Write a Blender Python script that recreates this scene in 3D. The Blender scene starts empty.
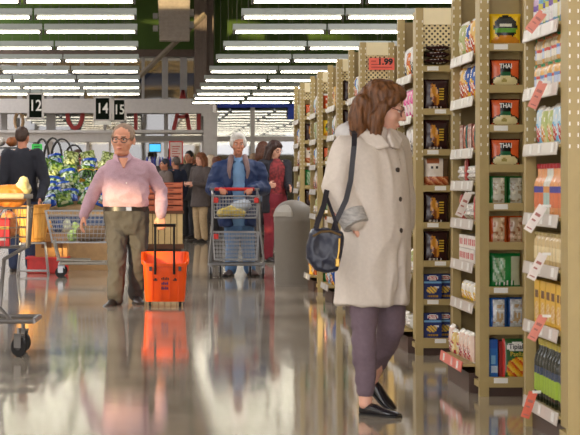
import bpy, bmesh, math, random
from mathutils import Vector, Matrix, noise
R = random.Random(7)
C = bpy.context.scene.collection
F = 2200.0; HX = 145.0; HY = 181.0; CAMH = 1.16
def X(px, Y): return (px - HX) * Y / F
def Z(py, Y): return CAMH - (py - HY) * Y / F
PI = math.pi
ORD = ['first','second','third','fourth','fifth','sixth','seventh','eighth','ninth','tenth','eleventh','twelfth','thirteenth','fourteenth']
# ---------------------------------------------------------------- materials
def lin(c):
    out = []
    for v in c[:3]:
        v = v / 255.0
        out.append(v / 12.92 if v <= 0.04045 else ((v + 0.055) / 1.055) ** 2.4)
    return (out[0], out[1], out[2], 1.0)
_M = {}
def mat(name, col, rough=0.5, metal=0.0, var=0.10, scale=14.0, bump=0.0, coat=0.0, alpha=1.0, trans=0.0, emit=0.0, spec=0.5, stretch=None, sub=0.0):
    if name in _M: return _M[name]
    m = bpy.data.materials.new(name); m.use_nodes = True
    nt = m.node_tree; b = nt.nodes['Principled BSDF']
    b.inputs['Roughness'].default_value = rough; b.inputs['Metallic'].default_value = metal
    b.inputs['Specular IOR Level'].default_value = spec
    b.inputs['Coat Weight'].default_value = coat; b.inputs['Coat Roughness'].default_value = 0.08
    b.inputs['Alpha'].default_value = alpha; b.inputs['Transmission Weight'].default_value = trans
    if sub: b.inputs['Subsurface Weight'].default_value = sub; b.inputs['Subsurface Scale'].default_value = 0.01
    tc = nt.nodes.new('ShaderNodeTexCoord'); mp = nt.nodes.new('ShaderNodeMapping')
    nt.links.new(tc.outputs['Object'], mp.inputs['Vector'])
    if stretch: mp.inputs['Scale'].default_value = stretch
    nz = nt.nodes.new('ShaderNodeTexNoise'); nz.inputs['Scale'].default_value = scale; nz.inputs['Detail'].default_value = 4
    nt.links.new(mp.outputs['Vector'], nz.inputs['Vector'])
    rp = nt.nodes.new('ShaderNodeValToRGB'); c = lin(col)
    rp.color_ramp.elements[0].position = 0.3; rp.color_ramp.elements[1].position = 0.7
    rp.color_ramp.elements[0].color = tuple(max(0, v * (1 - var)) for v in c[:3]) + (1,)
    rp.color_ramp.elements[1].color = tuple(min(1, v * (1 + var)) for v in c[:3]) + (1,)
    nt.links.new(nz.outputs['Fac'], rp.inputs['Fac']); nt.links.new(rp.outputs['Color'], b.inputs['Base Color'])
    if emit:
        b.inputs['Emission Color'].default_value = c; b.inputs['Emission Strength'].default_value = emit
    if bump:
        bp = nt.nodes.new('ShaderNodeBump'); bp.inputs['Strength'].default_value = bump; bp.inputs['Distance'].default_value = 0.01
        nt.links.new(nz.outputs['Fac'], bp.inputs['Height']); nt.links.new(bp.outputs['Normal'], b.inputs['Normal'])
    _M[name] = m; return m
def pmat(col, rough=0.24):
    """printed packaging film / card of one ink colour"""
    return mat('print_%d_%d_%d_%d' % (col[0], col[1], col[2], int(rough * 100)), col, rough, var=0.06, scale=30)
def floor_mat():
    m = bpy.data.materials.new('polished_concrete'); m.use_nodes = True; nt = m.node_tree; b = nt.nodes['Principled BSDF']; L = nt.links.new
    tc = nt.nodes.new('ShaderNodeTexCoord')
    n1 = nt.nodes.new('ShaderNodeTexNoise'); n1.inputs['Scale'].default_value = 1.3; n1.inputs['Detail'].default_value = 6
    L(tc.outputs['Object'], n1.inputs['Vector'])
    rp = nt.nodes.new('ShaderNodeValToRGB'); rp.color_ramp.elements[0].position = .3; rp.color_ramp.elements[1].position = .72
    rp.color_ramp.elements[0].color = lin((146, 135, 120)); rp.color_ramp.elements[1].color = lin((180, 168, 151)); L(n1.outputs['Fac'], rp.inputs['Fac'])
    br = nt.nodes.new('ShaderNodeTexBrick'); br.offset = 0; br.inputs['Scale'].default_value = 1.0; br.inputs['Brick Width'].default_value = 1.5; br.inputs['Row Height'].default_value = 1.5
    br.inputs['Mortar Size'].default_value = 0.008; br.inputs['Color1'].default_value = (1, 1, 1, 1); br.inputs['Color2'].default_value = (.93, .93, .93, 1); br.inputs['Mortar'].default_value = (.6, .58, .55, 1)
    L(tc.outputs['Object'], br.inputs['Vector'])
    mx = nt.nodes.new('ShaderNodeMixRGB'); mx.blend_type = 'MULTIPLY'; mx.inputs['Fac'].default_value = 1; L(rp.outputs['Color'], mx.inputs['Color1']); L(br.outputs['Color'], mx.inputs['Color2'])
    L(mx.outputs['Color'], b.inputs['Base Color'])
    mr = nt.nodes.new('ShaderNodeMapRange'); mr.inputs['To Min'].default_value = FLOOR_R0; mr.inputs['To Max'].default_value = FLOOR_R1; L(n1.outputs['Fac'], mr.inputs['Value']); L(mr.outputs['Result'], b.inputs['Roughness'])
    b.inputs['Specular IOR Level'].default_value = 0.5
    n2 = nt.nodes.new('ShaderNodeTexNoise'); n2.inputs['Scale'].default_value = 3.4; n2.inputs['Detail'].default_value = 3; L(tc.outputs['Object'], n2.inputs['Vector'])
    bp = nt.nodes.new('ShaderNodeBump'); bp.inputs['Strength'].default_value = 0.25; bp.inputs['Distance'].default_value = 0.0022
    L(n2.outputs['Fac'], bp.inputs['Height']); L(bp.outputs['Normal'], b.inputs['Normal'])
    return m
FLOOR_R0, FLOOR_R1 = 0.05, 0.10
def peg_mat():
    """cream pegboard sheet punched with a diagonal lattice of holes"""
    m = bpy.data.materials.new('pegboard_cream'); m.use_nodes = True; nt = m.node_tree; b = nt.nodes['Principled BSDF']; L = nt.links.new
    tc = nt.nodes.new('ShaderNodeTexCoord'); mp = nt.nodes.new('ShaderNodeMapping'); mp.inputs['Rotation'].default_value = (0, PI / 4, 0); mp.inputs['Scale'].default_value = (38, 38, 38)
    L(tc.outputs['Object'], mp.inputs['Vector']); sx = nt.nodes.new('ShaderNodeSeparateXYZ'); L(mp.outputs['Vector'], sx.inputs[0])
    ds = []
    for ax in ('X', 'Z'):
        fr = nt.nodes.new('ShaderNodeMath'); fr.operation = 'FRACT'; L(sx.outputs[ax], fr.inputs[0])
        sb = nt.nodes.new('ShaderNodeMath'); sb.operation = 'SUBTRACT'; L(fr.outputs[0], sb.inputs[0]); sb.inputs[1].default_value = .5
        pw = nt.nodes.new('ShaderNodeMath'); pw.operation = 'POWER'; L(sb.outputs[0], pw.inputs[0]); pw.inputs[1].default_value = 2; ds.append(pw)
    ad = nt.nodes.new('ShaderNodeMath'); L(ds[0].outputs[0], ad.inputs[0]); L(ds[1].outputs[0], ad.inputs[1])
    lt = nt.nodes.new('ShaderNodeMath'); lt.operation = 'LESS_THAN'; L(ad.outputs[0], lt.inputs[0]); lt.inputs[1].default_value = .085
    mx = nt.nodes.new('ShaderNodeMixRGB'); L(lt.outputs[0], mx.inputs['Fac']); mx.inputs['Color1'].default_value = lin((232, 214, 164)); mx.inputs['Color2'].default_value = lin((70, 56, 34))
    L(mx.outputs['Color'], b.inputs['Base Color']); b.inputs['Roughness'].default_value = .5
    return m
def glass_mat(name, tint=(150, 158, 160), refl=1.0, alpha=.6):
    m = bpy.data.materials.new(name); m.use_nodes = True; nt = m.node_tree; L = nt.links.new
    for n in list(nt.nodes): nt.nodes.remove(n)
    out = nt.nodes.new('ShaderNodeOutputMaterial'); g = nt.nodes.new('ShaderNodeBsdfGlossy'); t = nt.nodes.new('ShaderNodeBsdfTransparent')
    g.inputs['Roughness'].default_value = .02; g.inputs['Color'].default_value = (refl, refl, refl, 1); t.inputs['Color'].default_value = lin(tint)
    nz = nt.nodes.new('ShaderNodeTexNoise'); nz.inputs['Scale'].default_value = .9; tc = nt.nodes.new('ShaderNodeTexCoord'); L(tc.outputs['Object'], nz.inputs['Vector'])
    bp = nt.nodes.new('ShaderNodeBump'); bp.inputs['Strength'].default_value = .07; bp.inputs['Distance'].default_value = .012; L(nz.outputs['Fac'], bp.inputs['Height']); L(bp.outputs['Normal'], g.inputs['Normal'])
    mx = nt.nodes.new('ShaderNodeMixShader'); mx.inputs['Fac'].default_value = alpha
    L(t.outputs[0], mx.inputs[1]); L(g.outputs[0], mx.inputs[2]); L(mx.outputs[0], out.inputs['Surface'])
    return m
# ---------------------------------------------------------------- mesh builder
class MB:
    def __init__(s): s.bm = bmesh.new(); s.mats = []; s.cur = 0
    def use(s, m):
        if m not in s.mats: s.mats.append(m)
        s.cur = s.mats.index(m); return s
    def _f(s, vs):
        try:
            f = s.bm.faces.new(vs); f.material_index = s.cur; return f
        except ValueError: return None
    def box(s, x0, x1, y0, y1, z0, z1, M=None):
        P = [Vector((x, y, z)) for z in (z0, z1) for y in (y0, y1) for x in (x0, x1)]
        if M: P = [M @ p for p in P]
        v = [s.bm.verts.new(p) for p in P]
        for q in ((0,2,3,1),(4,5,7,6),(0,1,5,4),(2,6,7,3),(0,4,6,2),(1,3,7,5)): s._f([v[i] for i in q])
        return s
    def rbox(s, x0, x1, y0, y1, z0, z1, r=.01, M=None):
        """box with chamfered vertical edges and top rim"""
        def ring(z, i): return [(x0+i+r, y0+i), (x1-i-r, y0+i), (x1-i, y0+i+r), (x1-i, y1-i-r), (x1-i-r, y1-i), (x0+i+r, y1-i), (x0+i, y1-i-r), (x0+i, y0+i+r)], z
        rs = [ring(z0, r*.6), ring(z0+r*.6, 0), ring(z1-r*.6, 0), ring(z1, r*.6)]
        return s.rings([[Vector((x, y, z)) for x, y in pts] for pts, z in rs], M=M)
    def rings(s, rs, cap0=True, cap1=True, M=None, closed=True):
        V = [[s.bm.verts.new(M @ p if M else p) for p in r] for r in rs]
        n = len(V[0])
        for a, b in zip(V, V[1:]):
            for i in range(n if closed else n - 1): s._f([a[i], a[(i+1) % n], b[(i+1) % n], b[i]])
        if cap0: s._f(V[0][::-1])
        if cap1: s._f(V[-1])
        return s
    def tube(s, pts, r, seg=8, cap=True):
        pts = [Vector(p) for p in pts]; rs = []
        rr = r if isinstance(r, (list, tuple)) else [r] * len(pts)
        up = None
        for i, p in enumerate(pts):
            d = (pts[min(i+1, len(pts)-1)] - pts[max(i-1, 0)]).normalized()
            if up is None: up = d.orthogonal().normalized()
            a = (up - d * up.dot(d))
            a = a.normalized() if a.length > 1e-5 else d.orthogonal().normalized()
            up = a; b = d.cross(a)
            rs.append([p + (a * math.cos(t) + b * math.sin(t)) * rr[i] for t in [2*PI*k/seg for k in range(seg)]])
        return s.rings(rs, cap, cap)
    def lathe(s, prof, seg=20, c=(0,0,0), M=None, cap=True):
        c = Vector(c)
        rs = [[c + Vector((r*math.cos(2*PI*k/seg), r*math.sin(2*PI*k/seg), z)) for k in range(seg)] for r, z in prof]
        return s.rings(rs, cap, cap, M)
    def ell(s, c, r, Rm=None, u=14, v=9):
        c = Vector(c); r = r if isinstance(r, (tuple, list)) else (r, r, r); rs = []
        def pt(th, ph):
            p = Vector((r[0]*math.cos(ph)*math.sin(th), r[1]*math.sin(ph)*math.sin(th), r[2]*math.cos(th)))
            return c + (Rm @ p if Rm else p)
        for i in range(1, v): rs.append([pt(PI*(1 - i/v), 2*PI*k/u) for k in range(u)])
        b = s.bm.verts.new(pt(PI, 0)); t = s.bm.verts.new(pt(0, 0))
        V = [[s.bm.verts.new(p) for p in q] for q in rs]
        for A, B in zip(V, V[1:]):
            for k in range(u): s._f([A[k], A[(k+1) % u], B[(k+1) % u], B[k]])
        for k in range(u):
            s._f([b, V[0][(k+1) % u], V[0][k]]); s._f([t, V[-1][k], V[-1][(k+1) % u]])
        return s
    def caps(s, pts, seg=12):
        """chain of (point, radius): tapered limb with rounded joints"""
        for (p, r) in pts: s.ell(p, r, u=seg, v=8)
        for (p, r), (q, t) in zip(pts, pts[1:]): s.tube([p, q], [r, t], seg)
        return s
    def poly(s, pts, y0, y1, M=None):
        """outline of (x,z) points, thickness y0..y1"""
        return s.rings([[Vector((x, y0, z)) for x, z in pts], [Vector((x, y1, z)) for x, z in pts]], M=M)
    def quad(s, a, b, c, d):
        s._f([s.bm.verts.new(Vector(p)) for p in (a, b, c, d)]); return s
    def mesh(s, name, smooth=False, angle=0.7):
        bmesh.ops.recalc_face_normals(s.bm, faces=s.bm.faces[:])
        if smooth:
            for f in s.bm.faces: f.smooth = True
            for e in s.bm.edges:
                if len(e.link_faces) == 2 and e.calc_face_angle(0) > angle: e.smooth = False
        me = bpy.data.meshes.new(name); s.bm.to_mesh(me); s.bm.free()
        for m in s.mats: me.materials.append(m)
        return me
def obj(name, mb, m=None, parent=None, smooth=False, loc=None, rotz=0, angle=.7):
    if m and not mb.mats: mb.mats.append(m)
    me = mb.mesh(name, smooth, angle) if isinstance(mb, MB) else mb
    o = bpy.data.objects.new(name, me); C.objects.link(o)
    if parent: o.parent = parent
    if loc: o.location = loc
    if rotz: o.rotation_euler.z = rotz
    return o
def tag(o, label=None, cat=None, group=None, kind=None):
    if label: o['label'] = label
    if cat: o['category'] = cat
    if group: o['group'] = group
    if kind: o['kind'] = kind
    return o
def thing(name, label, cat, loc=(0,0,0), rotz=0, group=None):
    o = bpy.data.objects.new(name, None); C.objects.link(o); o.location = loc; o.rotation_euler.z = rotz
    return tag(o, label, cat, group)
def struct(name, mb, m=None, smooth=False): return tag(obj(name, mb, m, None, smooth), kind='structure')
def copy_tree(o, parent=None):
    c = o.copy(); C.objects.link(c); c.parent = parent
    for ch in o.children: copy_tree(ch, c)
    return c
def evalmesh(o):
    bpy.context.view_layer.update()
    dg = bpy.context.evaluated_depsgraph_get()
    me = bpy.data.meshes.new_from_object(o.evaluated_get(dg)); return me
def soft(name, mb, m, parent, voxel=.012, it=4, wr=0, wscale=(9, 9, 4), fac=.5):
    """fuse overlapping volumes into one continuous smooth surface"""
    me = mb.mesh(name); t = bpy.data.objects.new(name + '_tmp', me); C.objects.link(t)
    md = t.modifiers.new('r', 'REMESH'); md.mode = 'VOXEL'; md.voxel_size = voxel
    if it:
        sm = t.modifiers.new('s', 'SMOOTH'); sm.iterations = it; sm.factor = fac
    me2 = evalmesh(t); bpy.data.objects.remove(t); bpy.data.meshes.remove(me)
    me2.name = name; me2.materials.clear(); me2.materials.append(m)
    if wr:
        ns = [v.normal.copy() for v in me2.vertices]
        for v, n in zip(me2.vertices, ns):
            p = Vector((v.co.x*wscale[0], v.co.y*wscale[1], v.co.z*wscale[2]))
            w = noise.noise(p) + .5*noise.noise(p*2.1)
            v.co += n * (wr * (1 - 2*abs(w)) )
    for p in me2.polygons: p.use_smooth = True
    return obj(name, me2, None, parent)
def text(name, s, size, m, parent, loc, rot=(PI/2,0,0), depth=.001, bold=0.0, sx=1.0, align='CENTER'):
    cu = bpy.data.curves.new(name, 'FONT'); cu.body = s; cu.size = size; cu.extrude = depth; cu.align_x = align; cu.align_y = 'CENTER'; cu.offset = bold; cu.resolution_u = 3
    t = bpy.data.objects.new(name, cu); C.objects.link(t); me = evalmesh(t); bpy.data.objects.remove(t)
    me.materials.clear(); me.materials.append(m)
    o = obj(name, me, None, parent); o.location = loc; o.rotation_euler = rot; o.scale = (sx, 1, 1)
    return o
TUBE = 10.0; SUN_E = 5.5; SKY = 5.8; EXPO = 0.36
# ---------------------------------------------------------------- shared materials
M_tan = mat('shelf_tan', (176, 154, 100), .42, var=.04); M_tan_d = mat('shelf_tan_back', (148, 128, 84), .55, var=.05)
M_cream = mat('header_cream', (240, 226, 186), .5, var=.03); M_slot = mat('slot_light_white', (250, 246, 232), .25, var=.02)
M_kick = mat('kick_brown', (72, 48, 36), .5); M_rail = mat('price_rail_white', (208, 200, 190), .3, var=.04); M_railred = mat('price_rail_red', (232, 120, 104), .35, var=.1)
M_steel = mat('cart_steel', (150, 150, 152), .3, .75, var=.05); M_wire = mat('cart_wire', (168, 168, 170), .35, .6, var=.05)
M_red = mat('red_plastic', (206, 44, 36), .35); M_blk = mat('black_rubber', (24, 23, 24), .6); M_black = mat('black_plastic', (20, 20, 22), .35)
M_beige = mat('beige_plastic', (206, 178, 140), .4); M_white = mat('white_paint', (226, 224, 218), .45, var=.04); M_grey = mat('grey_paint', (150, 146, 142), .5, var=.05)
M_frame = mat('window_frame_grey', (206, 200, 196), .45, var=.05); M_brown = mat('beam_brown', (88, 72, 62), .7); M_green = mat('wall_green', (58, 84, 14), .75, var=.08, scale=3)
M_greyd = mat('dark_grey', (70, 68, 68), .6); M_blue = mat('band_blue', (34, 70, 190), .5)
M_card = mat('card_white', (240, 238, 232), .5, var=.03); M_ink = mat('ink_black', (18, 18, 18), .5)
M_peg = peg_mat(); M_pane = glass_mat('pane_back', (120, 116, 108), .9, .10); M_pane_r = glass_mat('pane_entry', (84, 92, 98), 1.0, .16)
BY = 58.0
# ---------------------------------------------------------------- shell
b = MB(); b.quad((-9, -6, 0), (9, -6, 0), (9, BY + .2, 0), (-9, BY + .2, 0)); struct('floor', b, floor_mat())
# ceiling with two runs of unseen roof openings added to let in fill light
b = MB(); SKL = [(-7.5, -3.5)]
b.box(-9, -7.5, -6, BY + .2, 6.3, 6.5).box(-3.5, 3.0, -6, BY + .2, 6.3, 6.5).box(7.5, 9, -6, BY + .2, 6.3, 6.5).box(3.0, 7.5, -6, 18, 6.3, 6.5)
yy = -6.0
SKY_Y = []
while yy < 52:
    for a, c in SKL: b.box(a, c, yy, yy + 2.0, 6.3, 6.5)
    SKY_Y.append((yy + 2.0, yy + 8.0)); yy += 8.0
for a, c in SKL: b.box(a, c, yy, BY + .2, 6.3, 6.5)
b.box(3.0, 7.5, 24, 26, 6.3, 6.5).box(3.0, 7.5, 32, BY + .2, 6.3, 6.5)
struct('ceiling', b, mat('ceiling_dark', (120, 106, 94), .8))
def portal(name, loc, rot, sx, sy):
    l = bpy.data.lights.new(name, 'AREA'); l.shape = 'RECTANGLE'; l.size = sx; l.size_y = sy; l.cycles.is_portal = True
    o = bpy.data.objects.new(name, l); C.objects.link(o); o.location = loc; o.rotation_euler = rot
for a, c in SKL: portal('added_roof_opening', ((a + c) / 2, 23, 6.45), (0, 0, 0), c - a, 58)
portal('added_roof_opening', (5.25, 25, 6.45), (0, 0, 0), 4.5, 14)
portal('added_front_opening', (0, -6.1, 3.0), (PI / 2, 0, 0), 16.4, 5.4)  # unseen open front behind the camera, added for frontal fill light
WL = mat('wall_cream', (196, 188, 172), .8)
b = MB(); b.box(9, 9.2, -6, BY, 0, 6.3); struct('wall_right', b, WL)
b = MB(); b.box(-9, 9, -6.2, -6, 0, .3).box(-9, 9, -6.2, -6, 5.7, 6.3)
for k in range(7): b.box(-9 + k * 2.97 - (0 if k == 0 else .09), -9 + k * 2.97 + .18, -6.2, -6, .3, 5.7)
struct('wall_front', b, WL)  # wall left mostly open so the added frontal daylight comes in
# left wall with unseen windows added and sized to aim the low evening sun
SUN_EL = math.radians(5.2); SD = Vector((.6 * math.cos(SUN_EL), .8 * math.cos(SUN_EL), -math.sin(SUN_EL)))
def back(x, y, z):
    t = (x + 9) / SD.x; return y - SD.y * t, z - SD.z * t
wins = []
def aim_sunwin(x, y, y_half, z_lo, z_hi, bar=None):
    yy, zl = back(x, y, z_lo); _, zh = back(x, y, z_hi)
    bars = None
    if bar: bars = (back(x, y, bar[0])[1], back(x, y, bar[1])[1])
    wins.append((yy - y_half, yy + y_half, zl, zh, bars))
aim_sunwin(-1.05, 14.5, .7, .80, 1.4)
aim_sunwin(-.02, 20.6, .62, .0, 1.10)
aim_sunwin(-1.35, 27.1, .34, .25, .95)
aim_sunwin(.25, 31.5, .55, .2, 1.3)
wins.sort()
b = MB(); y = -6
for (a, c, zl, zh, br) in wins:
    b.box(-9.2, -9, y, a, 0, 6.3); b.box(-9.2, -9, a, c, 0, zl); b.box(-9.2, -9, a, c, zh, 6.3)
    if br: b.box(-9.2, -9, a, c, br[0], br[1])
    y = c
b.box(-9.2, -9, y, BY, 0, 6.3); struct('wall_left', b, WL)
for i, (a, c, zl, zh, br) in enumerate(wins):
    f = MB(); t = .04
    for q in ((a - t, a, zl - t, zh + t), (c, c + t, zl - t, zh + t), (a, c, zl - t, zl), (a, c, zh, zh + t)): f.box(-9.0, -8.96, *q)
    struct('window_%d' % (i + 1), f, M_frame)  # frames round the added openings that aim the sun
# ---------------------------------------------------------------- back wall
def XB(px, Y=BY): return X(px, Y)
def ZB(py, Y=BY): return Z(py, Y)
b = MB()
b.use(M_green).box(-9, XB(206), BY, BY + .2, ZB(50), 6.3)
b.box(XB(206), 9, BY, BY + .2, ZB(104), 6.3)
b.use(M_grey)
b.box(-9, XB(-8), BY, BY + .2, 0, ZB(50)); b.box(XB(306), 9, BY, BY + .2, 0, ZB(104))
b.use(mat('plinth_grey', (120, 116, 114), .6)).box(XB(-8), XB(306), BY, BY + .2, 0, .25)
struct('wall_back', b)
b = MB(); b.box(XB(-8), XB(202), BY - .25, BY + .1, ZB(57), ZB(50)); struct('trim_1', b, M_brown)
b = MB(); b.box(XB(-8), XB(212), BY - .5, BY + .1, ZB(113.5), ZB(99.5)); struct('trim_2', b, M_frame)
b = MB(); b.box(XB(-8), XB(203), BY - .45, BY + .1, ZB(133), ZB(130.5)); struct('trim_3', b, M_frame)
b = MB(); b.box(XB(-8), XB(116), BY - .35, BY + .1, ZB(142), ZB(133)); struct('trim_4', b, M_frame)
b = MB(); b.box(XB(116), XB(203), BY - .2, BY + .1, ZB(141), ZB(136)); struct('trim_5', b, M_grey)
b = MB(); b.box(XB(-8), XB(306), BY - .3, BY, 6.0, 6.3); struct('trim_6', b, M_brown)
# columns
b = MB(); b.box(XB(203), XB(216.5), BY - .6, BY + .1, 0, ZB(113.5)).box(XB(201), XB(218.5), BY - .62, BY + .1, ZB(116.5), ZB(113)); struct('column_1', b, M_frame)
b = MB(); b.box(XB(194), XB(206), BY - .7, BY + .1, ZB(99.5), 6.3).box(XB(206), XB(213), BY - .5, BY + .1, ZB(99.5), 6.3); struct('column_2', b, mat('column_taupe', (112, 98, 90), .7))
# window bays: frame + pane (one window each)
def window(n, x0, x1, y0, y1, pane, mull=(), rails=(), fr=M_frame, w=2.2):
    f = MB(); xa, xb, za, zb = XB(x0), XB(x1), ZB(y1), ZB(y0); t = w * BY / F / 2
    f.box(xa, xa + t, BY - .12, BY + .08, za, zb).box(xb - t, xb, BY - .12, BY + .08, za, zb).box(xa, xb, BY - .12, BY + .08, za, za + t).box(xa, xb, BY - .12, BY + .08, zb - t, zb)
    for m_, wd in mull: f.box(XB(m_ - wd / 2), XB(m_ + wd / 2), BY - .14, BY + .08, za, zb)
    for m_, wd in rails: f.box(xa, xb, BY - .13, BY + .08, ZB(m_ + wd / 2), ZB(m_ - wd / 2))
    o = struct('window_%d' % n, f, fr)
    p = MB(); p.box(xa, xb, BY + .0, BY + .02, za, zb); obj('window_pane', p, pane, o)
    return o
window(11, -8, 203, 57, 100, M_pane, [(20, 5), (50, 6), (82, 4), (112, 4), (143, 3), (165, 6), (183.5, 7), (199, 6)], fr=M_grey)
window(12, -8, 203, 113, 131, M_pane, [(4, 6), (51, 9), (105, 3), (122, 3), (166, 4), (199, 5)], fr=M_grey)
window(13, -8, 110, 141, 226, M_pane, [(50, 6), (88, 3)], [(185, 4)])
window(14, 110, 203, 133, 226, M_pane, [(166, 4)], [(141, 3), (190, 3)])
window(15, 216, 306, 104, 226, M_pane_r, [(252.5, 4)], [(139, 5)])
# brace
b = MB(); b.tube([(X(139, 56.5), 56.5, Z(77, 56.5)), (X(205, 56.5), 56.5, Z(14, 56.5))], .075, 6); struct('beam_1', b, mat('brace_steel', (128, 116, 100), .5))
# outdoors seen through the glass
struct('exterior_ground', MB().quad((-60, BY + .3, -.02), (60, BY + .3, -.02), (60, 160, -.02), (-60, 160, -.02)), mat('asphalt', (92, 88, 84), .9))
b = MB(); b.use(mat('exterior_cream', (226, 204, 160), .8, var=.05)).box(-30, 30, 74, 78, 0, 5.2)
b.use(mat('exterior_blue', (46, 70, 128), .7)).box(-30, 30, 73.8, 74, Z(85, 73.8), Z(73, 73.8))
b.use(M_greyd)
for k in range(-9, 10): b.box(k * 3 - .9, k * 3 + .9, 73.9, 74, 0, Z(90, 74))
struct('exterior_building', b)
# ---------------------------------------------------------------- light strips
def make_fixture():
    t = thing('fluorescent_light', 'strip light', 'ceiling light')
    L = 1.215
    h = MB(); h.rings([[Vector((x, y, z)) for y, z in ((-.06, 0), (-.045, .075), (.045, .075), (.06, 0), (.03, -.012), (-.03, -.012))] for x in (0, L)]); obj('housing', h, mat('fixture_white', (150, 156, 150), .45, var=.03), t)
    tb = MB(); tb.tube([(.035, 0, -.034), (L - .035, 0, -.034)], .014, 8); obj('tube', tb, M_tube, t, smooth=True)
    for x in (.018, L - .018):
        s = MB(); s.box(x - .016, x + .016, -.028, .028, -.06, -.002); obj('tube_socket', s, M_sock, t)
    for x in (.2, L - .2):
        w = MB(); w.tube([(x, 0, .075), (x, 0, 3.15)], .003, 5); obj('hanging_wire', w, mat('wire_grey', (84, 82, 70), .7), t)
    return t
M_tube = mat('tube_glow', (255, 246, 224), .4, var=0, emit=TUBE); M_sock = mat('socket_dark', (70, 66, 60), .5)
LH = 1.94
DY = [179.3, 163.3, 148.7, 132.5, 120, 109, 100.2, 93, 86.8, 82.3, 78.2]
rowsY = [F * LH / d for d in DY]
fx = make_fixture(); first = True
def place_fix(x, yy, label, group):
    global first
    o = fx if first else copy_tree(fx); first = False
    o.location = (x, yy, CAMH + LH + .034); o['label'] = label; o['group'] = group
for i, yy in enumerate(rowsY):
    for k in range(4):
        if X(580, yy) > 1.147 + 1.24 * k:
            place_fix(1.147 + 1.24 * k, yy, 'white fluorescent strip light in the right bank, %s row down, %s from the gap' % (ORD[i], ORD[k]), 'strip lights of the right bank')
    if i < 9:
        for k in range(3):
            if X(0, yy) < -.10 - 1.24 * k:
                place_fix(-.10 - 1.215 - 1.24 * k, yy, 'white fluorescent strip light in the left bank, %s row down, %s from the gap' % (ORD[i], ORD[k]), 'strip lights of the left bank')
for i in range(7):
    for k in range(4):
        place_fix(1.147 + 1.24 * k, 20.4 - 3.4 * i, 'white fluorescent strip light overhead, outside the picture', 'strip lights over the near floor')
        if k < 3: place_fix(-.10 - 1.215 - 1.24 * k, 20.4 - 3.4 * i, 'white fluorescent strip light overhead, outside the picture', 'strip lights over the near floor')
# ---------------------------------------------------------------- hanging louvred heater
Yh = 54.0
t = thing('hanging_heater_duct', 'white corrugated heater duct hanging below the ceiling beside the green wall', 'duct', (X(172, Yh), Yh, 0))
xa, xb = X(157, Yh) - t.location.x, X(190, Yh) - t.location.x; zt, zb = 6.28, Z(41, Yh)
b = MB(); n = 22
for k in range(n):
    z0 = zb + (zt - zb) * k / n; z1 = zb + (zt - zb) * (k + .8) / n; sk = (1 - k / n) * .06
    b.box(xa + sk, xb - sk * .2, -.25, .25, z0, z1); b.box(xa + .03 + sk, xb - .03, -.22, .22, z1, zb + (zt - zb) * (k + 1) / n)
obj('louvre_body', b, mat('duct_grey', (164, 152, 140), .5), t)
b = MB()
for zz in (.25, .55): b.box(xa - .1, xa + .02, -.2, .2, zb + zz, zb + zz + .12).box(xb - .02, xb + .09, -.2, .2, zb + zz + .06, zb + zz + .22)
obj('bracket', b, M_grey, t)
# ---------------------------------------------------------------- red channel letters on the glass
ML = mat('letter_red', (150, 34, 30), .5); ML2 = mat('letter_tan', (186, 150, 112), .5)
def letter(pts_list, name, label, m, Y=BY - .25):
    b = MB()
    for pts in pts_list: b.poly([(XB(px, Y), ZB(py, Y)) for px, py in pts], Y - .08, Y + .08)
    return tag(obj(name, b, m), label, 'sign letter', 'big letters standing along the glass front')
letter([[(171.5, 130.5), (175.5, 130.5), (184.5, 90), (181.5, 90)], [(187.5, 130.5), (191.5, 130.5), (184.5, 90), (181.5, 90)], [(177, 118), (188, 118), (188, 115), (178, 115)]], 'sign_letter', 'big red letter A standing on the ledge behind the header beam', ML)
letter([[(134, 130.5), (137.5, 130.5), (137.5, 109), (134, 109)], [(129, 112), (143, 112), (143, 108), (129, 108)]], 'sign_letter', 'big red letter T on the ledge behind the man in glasses', ML)
def ring(cx, cy, rx, ry, w, a0=0, a1=2*PI, n=20):
    out = []
    for k in range(n):
        a, c = a0 + (a1 - a0) * k / n, a0 + (a1 - a0) * (k + 1) / n
        out.append([(cx + rx*math.cos(a), cy + ry*math.sin(a)), (cx + rx*math.cos(c), cy + ry*math.sin(c)), (cx + (rx-w)*math.cos(c), cy + (ry-w)*math.sin(c)), (cx + (rx-w)*math.cos(a), cy + (ry-w)*math.sin(a))])
    return out
letter(ring(75, 113, 9.5, 17, 4, 0, PI) , 'sign_letter', 'big red rounded letter U between the hanging signs 12 and 14', ML)
letter(ring(18.5, 121, 5, 9.5, 2), 'sign_letter', 'pale tan letter O on the ledge below sign 12', ML2)
letter([[(197, 130.5), (200.5, 130.5), (200.5, 114), (197, 114)]], 'sign_letter', 'narrow red letter I beside the white column', ML)
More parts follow.
